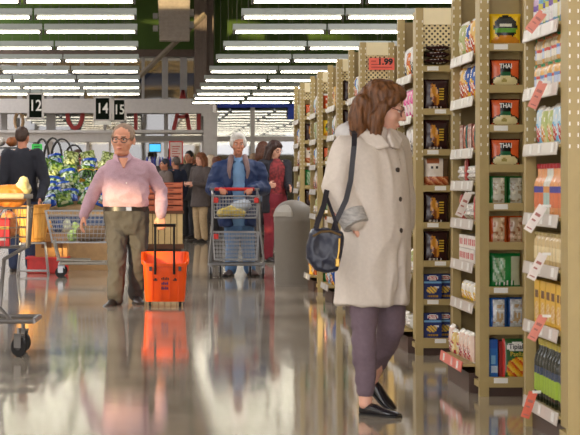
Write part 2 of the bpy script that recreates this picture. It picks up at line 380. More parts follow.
# ---------------------------------------------------------------- aisle number signs
Ys = 45.0
def aisle_sign(x0, x1, y0, y1, s, label, strip, Y):
    t = thing('aisle_sign', label, 'sign', (X((x0 + x1) / 2, Y), Y, Z(y1, Y)), 0, 'hanging checkout number signs')
    w = (x1 - x0) * Y / F / 2; h = (y1 - y0) * Y / F
    obj('sign_board', MB().box(-w, w, -.02, .02, 0, h), mat('sign_dark', (16, 24, 16), .9, spec=.1), t)
    f = MB(); k = .035
    f.box(-w - .01, -w + k, -.03, .03, -.01, h + .01).box(w - k, w + .01, -.03, .03, -.01, h + .01).box(-w, w, -.03, .03, h - k * .6, h + .01).box(-w, w, -.03, .03, -.01, k * .6)
    obj('sign_frame', f, M_frame, t)
    text('lettering', s, h * .62, M_card, t, (0, -.032, h * .5), sx=.82, bold=.004)
    if strip: obj('white_strip', MB().box(-w, w, -.025, .025, -.085, -.012), mat('sign_strip_white', (240, 240, 232), .4), t)  # plain white strip under the board
    wr = MB()
    for x in (-w * .7, w * .7): wr.tube([(x, 0, h), (x, 0, 6.3 - Z(y1, Y))], .006, 5)
    obj('hanging_wire', wr, M_greyd, t)
aisle_sign(27.5, 43.5, 93.5, 118.5, '12', 'hanging black sign with white number 12', False, Ys)
aisle_sign(94, 111, 97, 120.5, '14', 'hanging black sign with white number 14', True, Ys)
aisle_sign(112.5, 126, 99, 121, '15', 'hanging black sign with white number 15, partly beyond sign 14', False, Ys + 2)
# poster, monitor, bottle shelf at the back
Yp = 52.0
t = thing('poster_stand', 'white poster with a red border standing by the glass front', 'poster', (X(176, Yp), Yp, 0))
w = X(183, Yp) - X(176, Yp)
obj('poster_board', MB().box(-w, w, -.015, .015, Z(164, Yp), Z(141, Yp)), mat('poster_red', (214, 70, 66), .5), t)
obj('poster_sheet', MB().box(-w + .03, w - .03, -.02, -.015, Z(163, Yp), Z(142.3, Yp)), mat('poster_pale', (230, 206, 198), .5), t)
b = MB()
for k in range(6): b.box(-w + .07, w - .07 - .03 * (k % 3), -.024, -.02, Z(147 + k * 2.4, Yp), Z(146 + k * 2.4, Yp))
obj('print', b, mat('poster_print', (196, 90, 84), .5), t)
obj('stand', MB().tube([(0, .02, 0), (0, .02, Z(164, Yp))], .02).box(-.2, .2, -.12, .15, 0, .02), M_greyd, t)
Ym = 50.0
t = thing('checkout_monitor', 'small lit blue checkout screen above the bottle shelf', 'monitor', (X(155, Ym), Ym, 0))
obj('screen_case', MB().rbox(-.14, .14, -.02, .03, Z(152.5, Ym), Z(143, Ym), .01), M_black, t)
obj('screen', MB().box(-.125, .125, -.026, -.02, Z(151.5, Ym), Z(144.2, Ym)), mat('screen_blue', (60, 170, 220), .3, emit=1.0), t)
obj('stand', MB().tube([(0, 0, 0), (0, 0, Z(152, Ym))], .025).box(-.15, .15, -.1, .1, 0, .03), M_black, t)
t = thing('checkout_shelf', 'dark checkout shelf holding small blue and white bottles', 'shelf', (X(160, 48), 48, 0))
zs = Z(166, 48)
obj('shelf_board', MB().box(-.5, .5, -.15, .15, zs - .03, zs), M_greyd, t); obj('shelf_body', MB().box(-.48, .48, -.1, .15, 0, zs - .03), M_greyd, t)
for k in range(11):
    col = [(40, 60, 150), (225, 225, 235), (70, 60, 140)][k % 3]
    bt = MB(); bt.use(pmat(col)).lathe([(.024, 0), (.027, .02), (.027, .13), (.012, .17), (.012, .2)], 8)
    o = obj('drink_bottle', bt, None, None, True, (X(147 + k * 2.6, 48), 47.95, zs + .001)); tag(o, '%s bottle on the checkout shelf, %s from the column side' % (['blue', 'white', 'violet'][k % 3], ORD[10 - k]), 'bottle', 'bottles on the checkout shelf')
# red notice on the entry glass
t = tag(obj('window_notice', MB().use(mat('notice_red', (196, 96, 92), .5)).box(XB(289, BY - .2), XB(302, BY - .2), BY - .21, BY - .19, ZB(118, BY - .2), ZB(105, BY - .2)).use(M_red).box(XB(290.5, BY-.2), XB(300, BY-.2), BY - .216, BY - .21, ZB(112, BY-.2), ZB(110, BY-.2))), 'red notice stuck on the entry glass above the last gondola', 'notice')
tag(obj('window_banner', MB().use(M_blue).box(XB(217, BY - .3), XB(303, BY - .3), BY - .32, BY - .28, ZB(107.5, BY - .3), ZB(104, BY - .3)).box(XB(288, BY-.3), XB(303, BY-.3), BY-.318, BY-.28, ZB(119, BY-.3), ZB(107.5, BY-.3))), 'blue banner along the top of the entry window', 'banner')
# ---------------------------------------------------------------- products (origin: front centre of the base, front looks along -y)
def inside(u, v, cu, cv, ru, rv): return ((u - cu) / ru) ** 2 + ((v - cv) / rv) ** 2 < 1
def bag(w, h, d, fn, nx=14, nz=18, crumple=.12, seed=0, full=.5):
    """filled pouch: pinched top and bottom seams, swollen middle, ink by region"""
    b = MB(); G = []
    for side in (0, 1):
        g = []
        for j in range(nz + 1):
            v = j / nz; row = []
            for i in range(nx + 1):
                u = i / nx
                th = (max(0, 1 - (2*u - 1) ** 2) ** full) * (max(0, 1 - (2*v - 1) ** 4) ** .6) * d / 2
                n = noise.noise(Vector((u * 5 + seed, v * 5, side * 3.7 + seed * .3)))
                th *= 1 + crumple * 2 * n
                pinch = 1 - .05 * (1 - abs(2*v - 1) ** 3)
                if 0 < i < nx and 0 < j < nz or side == 0: pass
                row.append(b.bm.verts.new(((u - .5) * w * pinch, d / 2 + (th if side else -th), v * h)))
            g.append(row)
        G.append(g)
    for side in (0, 1):
        g = G[side]
        for j in range(nz):
            for i in range(nx):
                uu = (i + .5) / nx; b.use(pmat(fn(uu if side == 0 else 1 - uu, (j + .5) / nz)))
                q = [g[j][i], g[j][i+1], g[j+1][i+1], g[j+1][i]]
                b._f(q if side == 0 else q[::-1])
    bmesh.ops.remove_doubles(b.bm, verts=b.bm.verts[:], dist=.0004)
    return b
def carton(w, h, d, fn, side, nx=16, nz=22, rough=.4):
    """printed card box: gridded front face, plain sides with a bevelled look from closed flaps"""
    b = MB(); e = .002
    b.use(pmat(side, rough)).rbox(-w/2, w/2, .0015, d, 0, h, .003)
    V = [[b.bm.verts.new(((i/nx - .5) * (w - 2*e), 0, e + j/nz * (h - 2*e))) for i in range(nx + 1)] for j in range(nz + 1)]
    for j in range(nz):
        for i in range(nx):
            b.use(pmat(fn((i + .5)/nx, (j + .5)/nz), rough)); b._f([V[j][i], V[j][i+1], V[j+1][i+1], V[j+1][i]])
    b.use(pmat(side, rough)); rim = [V[0][0], V[0][nx], V[nz][nx], V[nz][0]]
    return b
PROTO = {}
def proto(key, fn, name, cat):
    if key not in PROTO:
        o = fn(); o.name = name; o['category'] = cat; PROTO[key] = [o, False]
    return PROTO[key]
def put(key, x, y, z, rz, label, group, dx=0, dy=0, tilt=0):
    o, used = PROTO[key]
    if used: o = copy_tree(o)
    PROTO[key][1] = True
    o.location = (x, y, z); o.rotation_euler = (tilt, 0, rz); o['label'] = label; o['group'] = group
    return o
O_ = (222, 96, 44)
def f_thai(u, v):
    if u < .06 or u > .94 or v < .04 or v > .95: return (58, 18, 20)
    if inside(u, v, .5, .21, .40, .20): return (226, 212, 158) if not inside(u, v, .45, .24, .1, .06) else (170, 156, 88)
    if .33 < u < .68 and .42 < v < .86: return (34, 92, 58) if v < .56 else (24, 20, 18)
    if inside(u, v, .5, .21, .46, .26): return (60, 40, 20)
    return O_ if v > .3 else (206, 72, 40)
def mk_thai():
    o = obj('meal_pack', bag(.165, .15, .05, f_thai, 22, 22, .05, 3, .35), None, None, True)
    text('lettering', 'THAI', .034, M_card, o, (0, -.004, .112), bold=.0006, sx=.9); return o
def f_sun(u, v):
    if v < .3 and inside(u, v, .5, .1, .45, .22): return (214, 140, 40)
    if inside(u, v, .5, .56, .38, .38):
        return (86, 150, 40) if .42 < v < .54 else ((210, 210, 190) if .6 < v < .68 and .3 < u < .7 else (34, 36, 32))
    return (238, 196, 30)
def f_dark(u, v):
    if u < .05 or u > .96: return (40, 18, 18)
    if inside(u, v, .42 + (v - .5) * -.25, .5, .17, .36): return (202, 136, 40) if noise.noise(Vector((u * 7, v * 5, .3))) > -.15 else (132, 72, 20)
    if .62 < u < .78 and .3 < v < .8: return (214, 178, 60) if int(v * 22) % 2 else (52, 26, 22)
    if .04 < v < .12 and .2 < u < .8: return (210, 200, 190) if int(u * 14) % 2 else (46, 20, 20)
    return (48, 22, 22)
def f_bread(u, v):
    if v < .38: return [(196, 110, 66), (222, 160, 110), (170, 80, 50)][int(u * 9 + v * 12) % 3]
    if u > .74: return (96, 74, 52)
    if .62 < v < .74 and .2 < u < .6: return (60, 50, 44) if int(u * 16) % 3 else (230, 220, 206)
    if v > .82 and .1 < u < .6: return (168, 96, 60)
    return (228, 216, 202)
NAVY = (24, 42, 104)
def f_pasta(u, v):
    if .64 < v < .74: return (116, 172, 214)
    if inside(u, v, .5, .86, .32, .1): return (236, 232, 226) if not inside(u, v, .5, .86, .27, .07) else (196, 30, 40)
    if inside(u, v, .46, .4, .3, .13) and (int(u * 15 + v * 21) % 3): return (230, 190, 70)
    if .1 < v < .2 and .2 < u < .8: return (190, 140, 40) if int(u * 18) % 2 else (120, 90, 40)
    if .48 < v < .54 and .6 < u < .85: return (220, 220, 230)
    return NAVY
def mk_pasta():
    o = obj('pasta_box', carton(.122, .175, .05, f_pasta, (20, 34, 90), 20, 26), None, None)
    text('lettering', 'Barilla', .019, M_card, o, (0, -.002, .15), bold=.0004, sx=.95); return o
def f_edge(edge, mid, mid2):
    def f(u, v):
        if u < .2 or u > .84 or v > .93: return edge
        k = noise.noise(Vector((u * 5 + edge[0], v * 6, edge[2])))
        return mid2 if (k > .12 and .12 < v < .8) else (mid if k > -.28 else tuple(min(255, q + 30) for q in mid))
    return f
def f_greenbig(u, v):
    if u < .1 or v > .9 or v < .08: return (24, 112, 52)
    if .12 < u < .5 and .2 < v < .85: return (150, 176, 140) if int(u * 16 + v * 9) % 3 else (84, 140, 84)
    if v < .22 and .2 < u < .8: return (220, 226, 214) if int(u * 16) % 2 else (24, 112, 52)
    return (40, 124, 58) if u < .72 else (186, 190, 160)
def f_tip(u, v):
    if u < .12: return (196, 44, 36)
    if inside(u, v, .52, .8, .38, .12): return (236, 234, 228)
    if inside(u, v, .6, .25, .46, .28):
        return [(228, 176, 40), (214, 140, 30), (196, 70, 30), (228, 190, 70)][int(u * 11 + v * 17) % 4]
    return (44, 92, 46)
def mk_tip():
    o = obj('rice_pouch', bag(.15, .215, .03, f_tip, 20, 26, .04, 9, .3), None, None, True)
    text('lettering', 'Tipiak', .04, M_ink, o, (.003, -.003, .172), bold=.0005, sx=.9)
    text('lettering', 'Paella', .036, mat('ink_yellow', (222, 190, 60), .4), o, (.004, -.003, .132), sx=.9); return o
def f_bluebox(u, v):
    if .12 < v < .3 and u > .3: return (190, 210, 226)
    if .38 < v < .6 and .2 < u < .8: return (120, 176, 214)
    if v > .78: return (30, 90, 176)
    return (36, 108, 188)
def f_redbox(u, v): return (150, 36, 30) if u < .8 else ((206, 150, 110) if int(v * 12) % 2 else (120, 30, 26))
def f_yellow(u, v):
    if inside(u, v, .5, .3, .4, .22): return [(214, 150, 60), (240, 220, 170)][int(u * 9 + v * 9) % 2]
    if .6 < v < .78 and .15 < u < .85: return (110, 70, 40)
    return (232, 184, 60)
def f_cup(u, v):
    if .3 < v < .7: return (196, 40, 44) if int(u * 7) % 3 else (236, 226, 220)
    return (234, 228, 220)
def f_snack(c1, c2, c3, c4=(238, 232, 220)):
    def f(u, v):
        if v > .9 or v < .06: return c4
        if inside(u, v, .48, .3, .36, .2): return c3 if int(u * 10 + v * 14) % 3 else c4
        if inside(u, v, .5, .68, .36, .15): return c4 if int(u * 9) % 2 else c2
        return c1 if u + v * .5 < 1.0 else c2
    return f
def bagp(name, cat, *a): return lambda: tag(obj(name, bag(*a), None, None, True), cat=cat)
def boxp(name, cat, *a): return lambda: obj(name, carton(*a), None, None)
def bottle(name, r, h, body, label, cap, shoulder=.68, neck=.3, lab2=None, rough=.15):
    def f():
        o = obj(name, MB().use(mat('liquid_%d_%d_%d' % body, body, rough, var=.05, coat=.4)).lathe([(r*.9, 0), (r, r*.15), (r, h*shoulder), (r*.8, h*(shoulder+.08)), (r*neck, h*(shoulder+.17)), (r*neck, h*.93)], 12, (0, r, 0)), None, None, True)
        if label: 
            lb = MB().use(pmat(label)).lathe([(r*1.02, h*.16), (r*1.02, h*.44)], 12, (0, r, 0), cap=False)
            lb.use(pmat(lab2 or label)).lathe([(r*1.02, h*.44), (r*1.02, h*.56)], 12, (0, r, 0), cap=False)
            obj('label', lb, None, o, True)
        obj('cap', MB().lathe([(r*neck*1.25, h*.9), (r*neck*1.25, h*.99), (r*neck*1.0, h)], 12, (0, r, 0)), pmat(cap, .3), o, True)
        return o
    return f
PR = [
 ('thai', mk_thai, 'meal_pack', 'meal pack', .165, 'orange meal pack with black THAI label'),
 ('sun', bagp('grain_bag', 'bag', .19, .19, .06, f_sun, 20, 22, .1, 1), 'grain_bag', 'bag', .19, 'yellow grain bag with a round black label'),
 ('dark', bagp('snack_bag', 'bag', .175, .21, .055, f_dark, 20, 24, .14, 2), 'snack_bag', 'bag', .175, 'dark brown snack bag with orange window'),
 ('bread', bagp('bread_bag', 'bag', .17, .19, .07, f_bread, 20, 22, .06, 4, .35), 'bread_bag', 'bag', .17, 'white and tan biscuit bag'),
 ('pasta', mk_pasta, 'pasta_box', 'box', .124, 'dark blue pasta box with red oval'),
 ('greenedge', bagp('pouch', 'pouch', .1, .155, .045, f_edge((30, 116, 52), (206, 200, 180), (168, 150, 120))), 'pouch', 'pouch', .102, 'clear pouch with green edges'),
 ('orangeedge', bagp('pouch', 'pouch', .1, .15, .045, f_edge((202, 84, 32), (206, 176, 140), (170, 116, 80))), 'pouch', 'pouch', .102, 'clear pouch with orange edges'),
 ('blueedge', bagp('pouch', 'pouch', .1, .165, .045, f_edge((34, 90, 168), (204, 206, 204), (190, 160, 116))), 'pouch', 'pouch', .102, 'clear pouch with blue edges'),
 ('greenbig', bagp('grain_bag', 'bag', .17, .19, .05, f_greenbig, 20, 22), 'grain_bag', 'bag', .17, 'large green grain bag'),
 ('tip', mk_tip, 'rice_pouch', 'pouch', .15, 'green rice pouch with white oval and yellow dish'),
 ('bluebox', boxp('food_box', 'box', .05, .21, .12, f_bluebox, (34, 96, 176), 8), 'food_box', 'box', .052, 'narrow blue food box'),
 ('redbox', boxp('food_box', 'box', .03, .2, .12, f_redbox, (140, 40, 34), 6), 'food_box', 'box', .031, 'thin red food box'),
 ('yellow', boxp('food_box', 'box', .12, .2, .06, f_yellow, (220, 176, 60), 12), 'food_box', 'box', .122, 'yellow food box with brown panel'),
 ('cup', boxp('food_tray', 'tray', .15, .075, .1, f_cup, (232, 226, 218), 14, 8), 'food_tray', 'tray', .152, 'white red banded food tray'),
 ('whiteyel', bagp('snack_bag', 'bag', .14, .11, .06, f_snack((236, 200, 60), (238, 234, 222), (230, 170, 50))), 'snack_bag', 'bag', .142, 'white and yellow snack bag'),
 ('pinkbag', bagp('snack_bag', 'bag', .13, .17, .06, f_snack((214, 160, 140), (232, 206, 190), (170, 40, 50))), 'snack_bag', 'bag', .132, 'pink and beige snack bag'),
 ('pinktop', bagp('snack_bag', 'bag', .13, .15, .06, f_snack((176, 40, 62), (220, 190, 120), (234, 214, 150))), 'snack_bag', 'bag', .132, 'crimson and gold snack bag'),
 ('chipblue', bagp('chip_bag', 'bag', .2, .21, .09, f_snack((226, 176, 60), (36, 84, 160), (206, 100, 40))), 'chip_bag', 'bag', .202, 'blue and yellow chip bag'),
 ('chiporange', bagp('chip_bag', 'bag', .2, .22, .09, f_snack((214, 126, 60), (232, 190, 110), (180, 60, 36))), 'chip_bag', 'bag', .202, 'orange chip bag'),
 ('chipgreen', bagp('chip_bag', 'bag', .2, .22, .09, f_snack((150, 160, 90), (180, 186, 130), (214, 200, 150))), 'chip_bag', 'bag', .202, 'pale green chip bag'),
 ('chipwhite', bagp('chip_bag', 'bag', .19, .23, .09, f_snack((226, 222, 220), (236, 232, 230), (40, 40, 46))), 'chip_bag', 'bag', .192, 'white chip bag with black print'),
 ('chippink', bagp('chip_bag', 'bag', .19, .22, .09, f_snack((226, 70, 150), (236, 130, 180), (250, 220, 230))), 'chip_bag', 'bag', .192, 'bright pink chip bag'),
 ('chipred', bagp('chip_bag', 'bag', .2, .2, .08, f_snack((196, 70, 30), (214, 110, 40), (236, 190, 90))), 'chip_bag', 'bag', .202, 'red and orange chip bag'),
 ('lightblue', bagp('snack_bag', 'bag', .12, .19, .06, f_snack((120, 180, 214), (200, 220, 230), (196, 60, 60))), 'snack_bag', 'bag', .122, 'light blue and red snack bag'),
 ('creambag', bagp('snack_bag', 'bag', .12, .18, .06, f_snack((222, 206, 150), (180, 190, 120), (214, 140, 60))), 'snack_bag', 'bag', .122, 'cream and green snack bag'),
 ('teal', bagp('pouch', 'pouch', .08, .15, .04, f_edge((30, 96, 90), (190, 120, 90), (160, 60, 50))), 'pouch', 'pouch', .082, 'teal and brown pouch'),
 ('brownbox', boxp('food_box', 'box', .075, .15, .05, f_edge((150, 84, 60), (214, 200, 190), (170, 90, 70)), (130, 70, 50), 8), 'food_box', 'box', .077, 'brown and white food box'),
 ('clear', bagp('clear_bag', 'bag', .15, .1, .08, f_edge((206, 204, 196), (222, 216, 206), (190, 180, 170)), 14, 12, .4, 6), 'clear_bag', 'bag', .152, 'crinkled clear bag'),
 ('redpack', bagp('pouch', 'pouch', .07, .15, .03, f_edge((150, 40, 40), (190, 90, 80), (120, 30, 34))), 'pouch', 'pouch', .072, 'dark red pouch'),
 ('oil', bottle('oil_bottle', .034, .285, (30, 34, 22), (150, 176, 58), (206, 186, 84), .66, .36, (60, 70, 90)), 'oil_bottle', 'bottle', .07, 'dark oil bottle with lime green label'),
 ('sauceo', bottle('dressing_bottle', .036, .24, (226, 158, 104), (214, 120, 80), (176, 30, 40), .6, .5, (80, 76, 150)), 'dressing_bottle', 'bottle', .074, 'orange dressing bottle with red cap'),
 ('saucew', bottle('dressing_bottle', .036, .24, (216, 214, 200), (170, 190, 180), (176, 30, 40), .6, .5, (214, 150, 90)), 'dressing_bottle', 'bottle', .074, 'white dressing bottle with red cap'),
 ('jar', bottle('sauce_jar', .042, .15, (206, 180, 130), (226, 206, 160), (196, 176, 120), .74, .72), 'sauce_jar', 'jar', .087, 'beige sauce jar'),
 ('spice', bottle('spice_jar', .026, .12, (222, 170, 96), (196, 206, 226), (40, 140, 90), .72, .7, (110, 140, 190)), 'spice_jar', 'jar', .055, 'spice jar with green cap'),
 ('spicer', bottle('spice_jar', .026, .117, (214, 196, 160), (230, 224, 210), (196, 120, 80), .74, .7, (206, 90, 80)), 'spice_jar', 'jar', .055, 'spice jar with orange cap'),
 ('drinkb', bottle('drink_bottle', .034, .22, (110, 160, 196), (224, 226, 220), (60, 110, 170), .66, .4, (200, 190, 90)), 'drink_bottle', 'bottle', .07, 'blue drink bottle'),
 ('drinkg', bottle('drink_bottle', .034, .22, (130, 170, 110), (226, 214, 170), (40, 110, 80), .66, .4, (90, 90, 160)), 'drink_bottle', 'bottle', .07, 'green drink bottle'),
 ('drinkp', bottle('drink_bottle', .034, .22, (190, 160, 190), (226, 220, 220), (200, 180, 80), .66, .4, (120, 90, 160)), 'drink_bottle', 'bottle', .07, 'lilac drink bottle'),
]
PW, PD = {}, {}
DEFS = {p[0]: p for p in PR}
def need(k):
    if k not in PROTO:
        _, fn, name, cat, w, desc = DEFS[k]; proto(k, fn, name, cat); PW[k] = w; PD[k] = desc
# ---------------------------------------------------------------- gondola
WZ = {'A': [1.889,1.665,1.452,1.237,1.03,.82,.58,.364,.095], 'C': [1.916,1.63,1.36,1.12,.875,.62,.364,.105]}
EZ = {'A': [1.86,1.615,1.33,1.15,.936,.70,.478,.16], 'B': [1.855,1.58,1.32,1.0,.773,.50,.14]}
DWZ = [1.9, 1.62, 1.36, 1.1, .85, .6, .35, .1]; DEZ = [1.87, 1.59, 1.32, 1.06, .8, .52, .16]
FX = 1.8
NAMES = {'B': 'nearest', 'A': 'second', 'C': 'third', 'D': 'fourth', 'E': 'fifth', 'F': 'sixth', 'G': 'seventh'}
GLAB = {'B': 'tan gondola shelving nearest the camera, stocked with bottles', 'A': 'tan gondola shelving with THAI meal packs on its side rack', 'C': 'tan gondola shelving right of the coat woman with blue pasta boxes',
        'D': 'tan gondola shelving behind the coat woman with a red 1.99 sign', 'E': 'tan gondola shelving just left of the coat woman, behind her head', 'F': 'tan gondola shelving between the bin and the coat woman', 'G': 'farthest tan gondola shelving, behind the grey bin'}
PROT = {'B': .0}
def gondola(k, Yc, top=2.31, ewid=.86, peg=None, x0=FX):
    t = thing('gondola_shelf', GLAB[k], 'shelving', (x0, Yc, 0), 0, 'gondolas along the right side')
    y1 = .18 + ewid; pw = .05
    def post(x, y): 
        b = MB().box(x, x + pw, y, y + pw, 0, top); o = obj('post', b, M_tan, t)
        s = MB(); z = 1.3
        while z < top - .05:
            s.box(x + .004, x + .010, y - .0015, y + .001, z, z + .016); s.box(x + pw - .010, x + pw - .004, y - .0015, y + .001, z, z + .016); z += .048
        obj('slot_backlight', s, M_slot, o)  # white chips paint in the light showing through the post slots
    post(0, 0); post(.235, 0); post(0, y1)
    obj('side_panel', MB().box(.003, .012, pw, .18, .1, top - .02).box(.012, .24, .165, .178, .1, top - .02), M_tan, t)
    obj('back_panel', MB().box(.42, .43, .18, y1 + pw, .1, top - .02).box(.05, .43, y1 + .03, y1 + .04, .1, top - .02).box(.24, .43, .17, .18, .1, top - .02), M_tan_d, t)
    obj('header', MB().box(.05, .235, .005, .02, top - .11, top).box(.3, .315, .18, y1, top - .24, top), M_cream, t)
    if peg: obj('pegboard', MB().box(.05, .235, .03, .04, peg, top - .11), M_peg, t)
    wz = WZ.get(k, DWZ); ez = EZ.get(k, DEZ)
    if k in ('D',): wz = [z for z in wz if z < 1.75]
    for i, z in enumerate(wz):
        d = obj('wing_shelf', MB().box(.05, .235, .004, .165, z - .012, z), M_tan, t)
        obj('shelf_lip', MB().box(.05, .235, -.006, .004, z - .03, z + .012), M_tan, d)
        if i % 2 == 0 or k == 'C': obj('price_tag', MB().box(.075 + .05 * (i % 2), .15 + .05 * (i % 2), -.008, -.006, z - .022, z + .006), M_card, d)
    for i, z in enumerate(ez):
        base = z < .3; lx = -PROT.get(k, .06) - .004 if base else -.004
        d = obj('end_shelf', MB().box(lx, .42, .182, y1 - .002, z - .014, z), M_tan, t)
        red = base and k == 'A'
        r = MB().rings([[Vector((lx + dx, y, z + dz)) for dx, dz in ((0, .012), (-.006, .012), (-.014, -.042), (-.01, -.046))] for y in (.185, y1 - .005)])
        obj('price_rail', r, M_railred if red else M_rail, d)
        for q in range(3):
            yy = .25 + .27 * q + .05 * ((i + q) % 2)
            obj('price_tag', MB().rings([[Vector((lx + dx, y, z + dz)) for dx, dz in ((-.009, .006), (-.0105, .006), (-.0145, -.034), (-.013, -.034))] for y in (yy, yy + .06)]), [M_card, mat('tag_pink', (236, 196, 190), .5)][q % 2 if red else 0], d)
    obj('kick_base', MB().box(-PROT.get(k, .06) + .03, .41, .19, y1 - .01, 0, ez[-1] - .05).box(.02, .27, .03, .17, 0, .06), M_kick, t)
    obj('wing_base', MB().box(-.005, .285, -.004, .17, .05, .085), M_tan, t)
    # aisle run behind the end: spine panel and decks
    run = MB().box(.43, 4.4, .17 + ewid / 2 - .015, .17 + ewid / 2 + .015, .1, top - .05)
    for z in (.16, .55, .95, 1.35, 1.75): run.box(.44, 4.4, .24, y1 - .06, z - .02, z)
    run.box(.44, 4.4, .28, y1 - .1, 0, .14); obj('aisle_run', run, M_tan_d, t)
    return t
def wing_fill(k, Yc, i, keys, gap=0.004, x0=FX, start=.055, dy=.02):
    z = WZ.get(k, DWZ)[i]; x = start
    for n, key in enumerate(keys):
        need(key); w = PW[key]; k_ = min(1, .172 / w); w *= k_
        o = put(key, x0 + x + w / 2, Yc + dy, z + .001, 0, '%s, %s gondola side rack, %s shelf down' % (PD[key], NAMES[k], ORD[i]), 'stock on the %s gondola' % NAMES[k])
        o.scale = (k_, k_, k_) if k_ < 1 else (1, 1, 1)
        x += w + gap
def end_fill(k, Yc, i, keys, ewid=.86, dx=.02, tilt=0, zup=0, x0=FX, extra='', gap=.006):
    z = EZ.get(k, DEZ)[i]; y = Yc + .19; n = 0
    if z < .3: dx = dx - PROT.get(k, .06)
    while True:
        key = keys[n % len(keys)]; need(key); w = PW[key]
        if y + w > Yc + .18 + ewid - .01: break
        put(key, x0 + dx + R.uniform(0, .012), y + w / 2, z + .001 + zup, -PI/2, '%s, %s gondola end, %s shelf, %s from front%s' % (PD[key], NAMES[k], ORD[i], ORD[n], extra), 'stock on the %s gondola' % NAMES[k], tilt=tilt)
        y += w + gap; n += 1
YC = {'B': 9.36, 'A': 11.83, 'C': 14.62, 'D': 18.4, 'E': 20.6, 'F': 22.9, 'G': 25.5}
gondola('B', YC['B']); gondola('A', YC['A']); gondola('C', YC['C'], peg=2.03); gondola('D', YC['D'], top=2.32, peg=1.72)
gondola('E', YC['E'], top=2.3, peg=2.1); gondola('F', YC['F'], top=2.3, peg=2.1); gondola('G', YC['G'], top=2.3, peg=2.1)
# second gondola, side rack
Y_ = YC['A']
wing_fill('A', Y_, 0, ['sun'], start=.057)
for i in (1, 2, 3): wing_fill('A', Y_, i, ['thai'], start=.06)
wing_fill('A', Y_, 4, ['greenedge'] , start=.052); wing_fill('A', Y_, 5, ['orangeedge'], start=.052); wing_fill('A', Y_, 7, ['blueedge'], start=.052)
for i, key in ((4, 'greenedge'), (5, 'orangeedge'), (7, 'blueedge')):
    need(key); put(key, FX + .205 - .0, Y_ + .075, WZ['A'][i] + .001, 0, '%s on the side rack, %s shelf down, behind its twin' % (PD[key], ORD[i]), 'stock on the second gondola')
wing_fill('A', Y_, 6, ['greenbig'], start=.055)
wing_fill('A', Y_, 8, ['bluebox', 'redbox'], start=.052, dy=.03)
need('tip'); put('tip', FX + .198, Y_ + .01, WZ['A'][8] + .001, 0, 'green rice pouch with white oval on the lowest side rack shelf', 'stock on the second gondola')
end_fill('A', Y_, 0, ['chipgreen', 'chiporange', 'chipblue', 'chipgreen']); end_fill('A', Y_, 1, ['chiporange', 'chipblue', 'chipblue', 'chiporange'])
end_fill('A', Y_, 2, ['brownbox', 'teal', 'teal', 'brownbox']); end_fill('A', Y_, 3, ['redpack', 'redpack', 'clear', 'clear']); end_fill('A', Y_, 4, ['redpack', 'redpack', 'redpack', 'clear', 'clear'])
end_fill('A', Y_, 5, ['cup']); end_fill('A', Y_, 5, ['cup'], zup=.0765, extra=', upper', dx=.025)
end_fill('A', Y_, 6, ['whiteyel']); end_fill('A', Y_, 7, ['pinkbag', 'pinkbag', 'pinkbag', 'pinktop', 'pinktop'])
# nearest gondola end
Y_ = YC['B']
end_fill('B', Y_, 0, ['drinkp', 'drinkb', 'drinkg', 'drinkb', 'drinkp']); end_fill('B', Y_, 1, ['spice', 'spice', 'spicer']); end_fill('B', Y_, 1, ['spice', 'spicer', 'spicer'], zup=.122, extra=' above', dx=.024)
end_fill('B', Y_, 2, ['creambag', 'lightblue', 'lightblue', 'creambag']); end_fill('B', Y_, 3, ['saucew', 'saucew', 'sauceo', 'sauceo', 'sauceo']); end_fill('B', Y_, 4, ['jar'])
end_fill('B', Y_, 5, ['yellow']); end_fill('B', Y_, 6, ['oil'], gap=.001)
# third gondola
Y_ = YC['C']
wing_fill('C', Y_, 1, ['dark'], start=.055); wing_fill('C', Y_, 2, ['dark'], start=.055); wing_fill('C', Y_, 3, ['bread'], start=.058); wing_fill('C', Y_, 4, ['dark'], start=.055); wing_fill('C', Y_, 5, ['dark'], start=.055)
for q in range(3):
    put('dark', FX + .145 , Y_ + .03 + 0, WZ['C'][0] + .001 + .045 * q, 0, 'dark brown snack bag lying flat on top of the side rack, %s of the pile' % ['lowest', 'middle', 'topmost'][q], 'stock on the third gondola', tilt=0)
    o = bpy.data.objects[-1] if False else None
for o in [o for o in C.objects if o.get('label', '').startswith('dark brown snack bag lying flat')]:
    o.rotation_euler = (-PI/2 + .02, 0, 0); o.location.y = Y_ - .01; o.location.z += .06; o.scale = (1, .75, .8)
for i in (6, 7):
    wing_fill('C', Y_, i, ['pasta'], start=.053)
    put('pasta', FX + .205, Y_ + .075, WZ['C'][i] + .001, 0, 'dark blue pasta box set further back on the %s side rack shelf' % ('upper pasta' if i == 6 else 'lower pasta'), 'stock on the third gondola')
end_fill('C', Y_, 0, ['chipwhite', 'chipwhite', 'chipred', 'chipwhite']); end_fill('C', Y_, 1, ['chippink']); end_fill('C', Y_, 2, ['clear', 'chipwhite']); end_fill('C', Y_, 3, ['clear']); end_fill('C', Y_, 4, ['clear']); end_fill('C', Y_, 5, ['creambag', 'clear']); end_fill('C', Y_, 6, ['clear', 'whiteyel'])
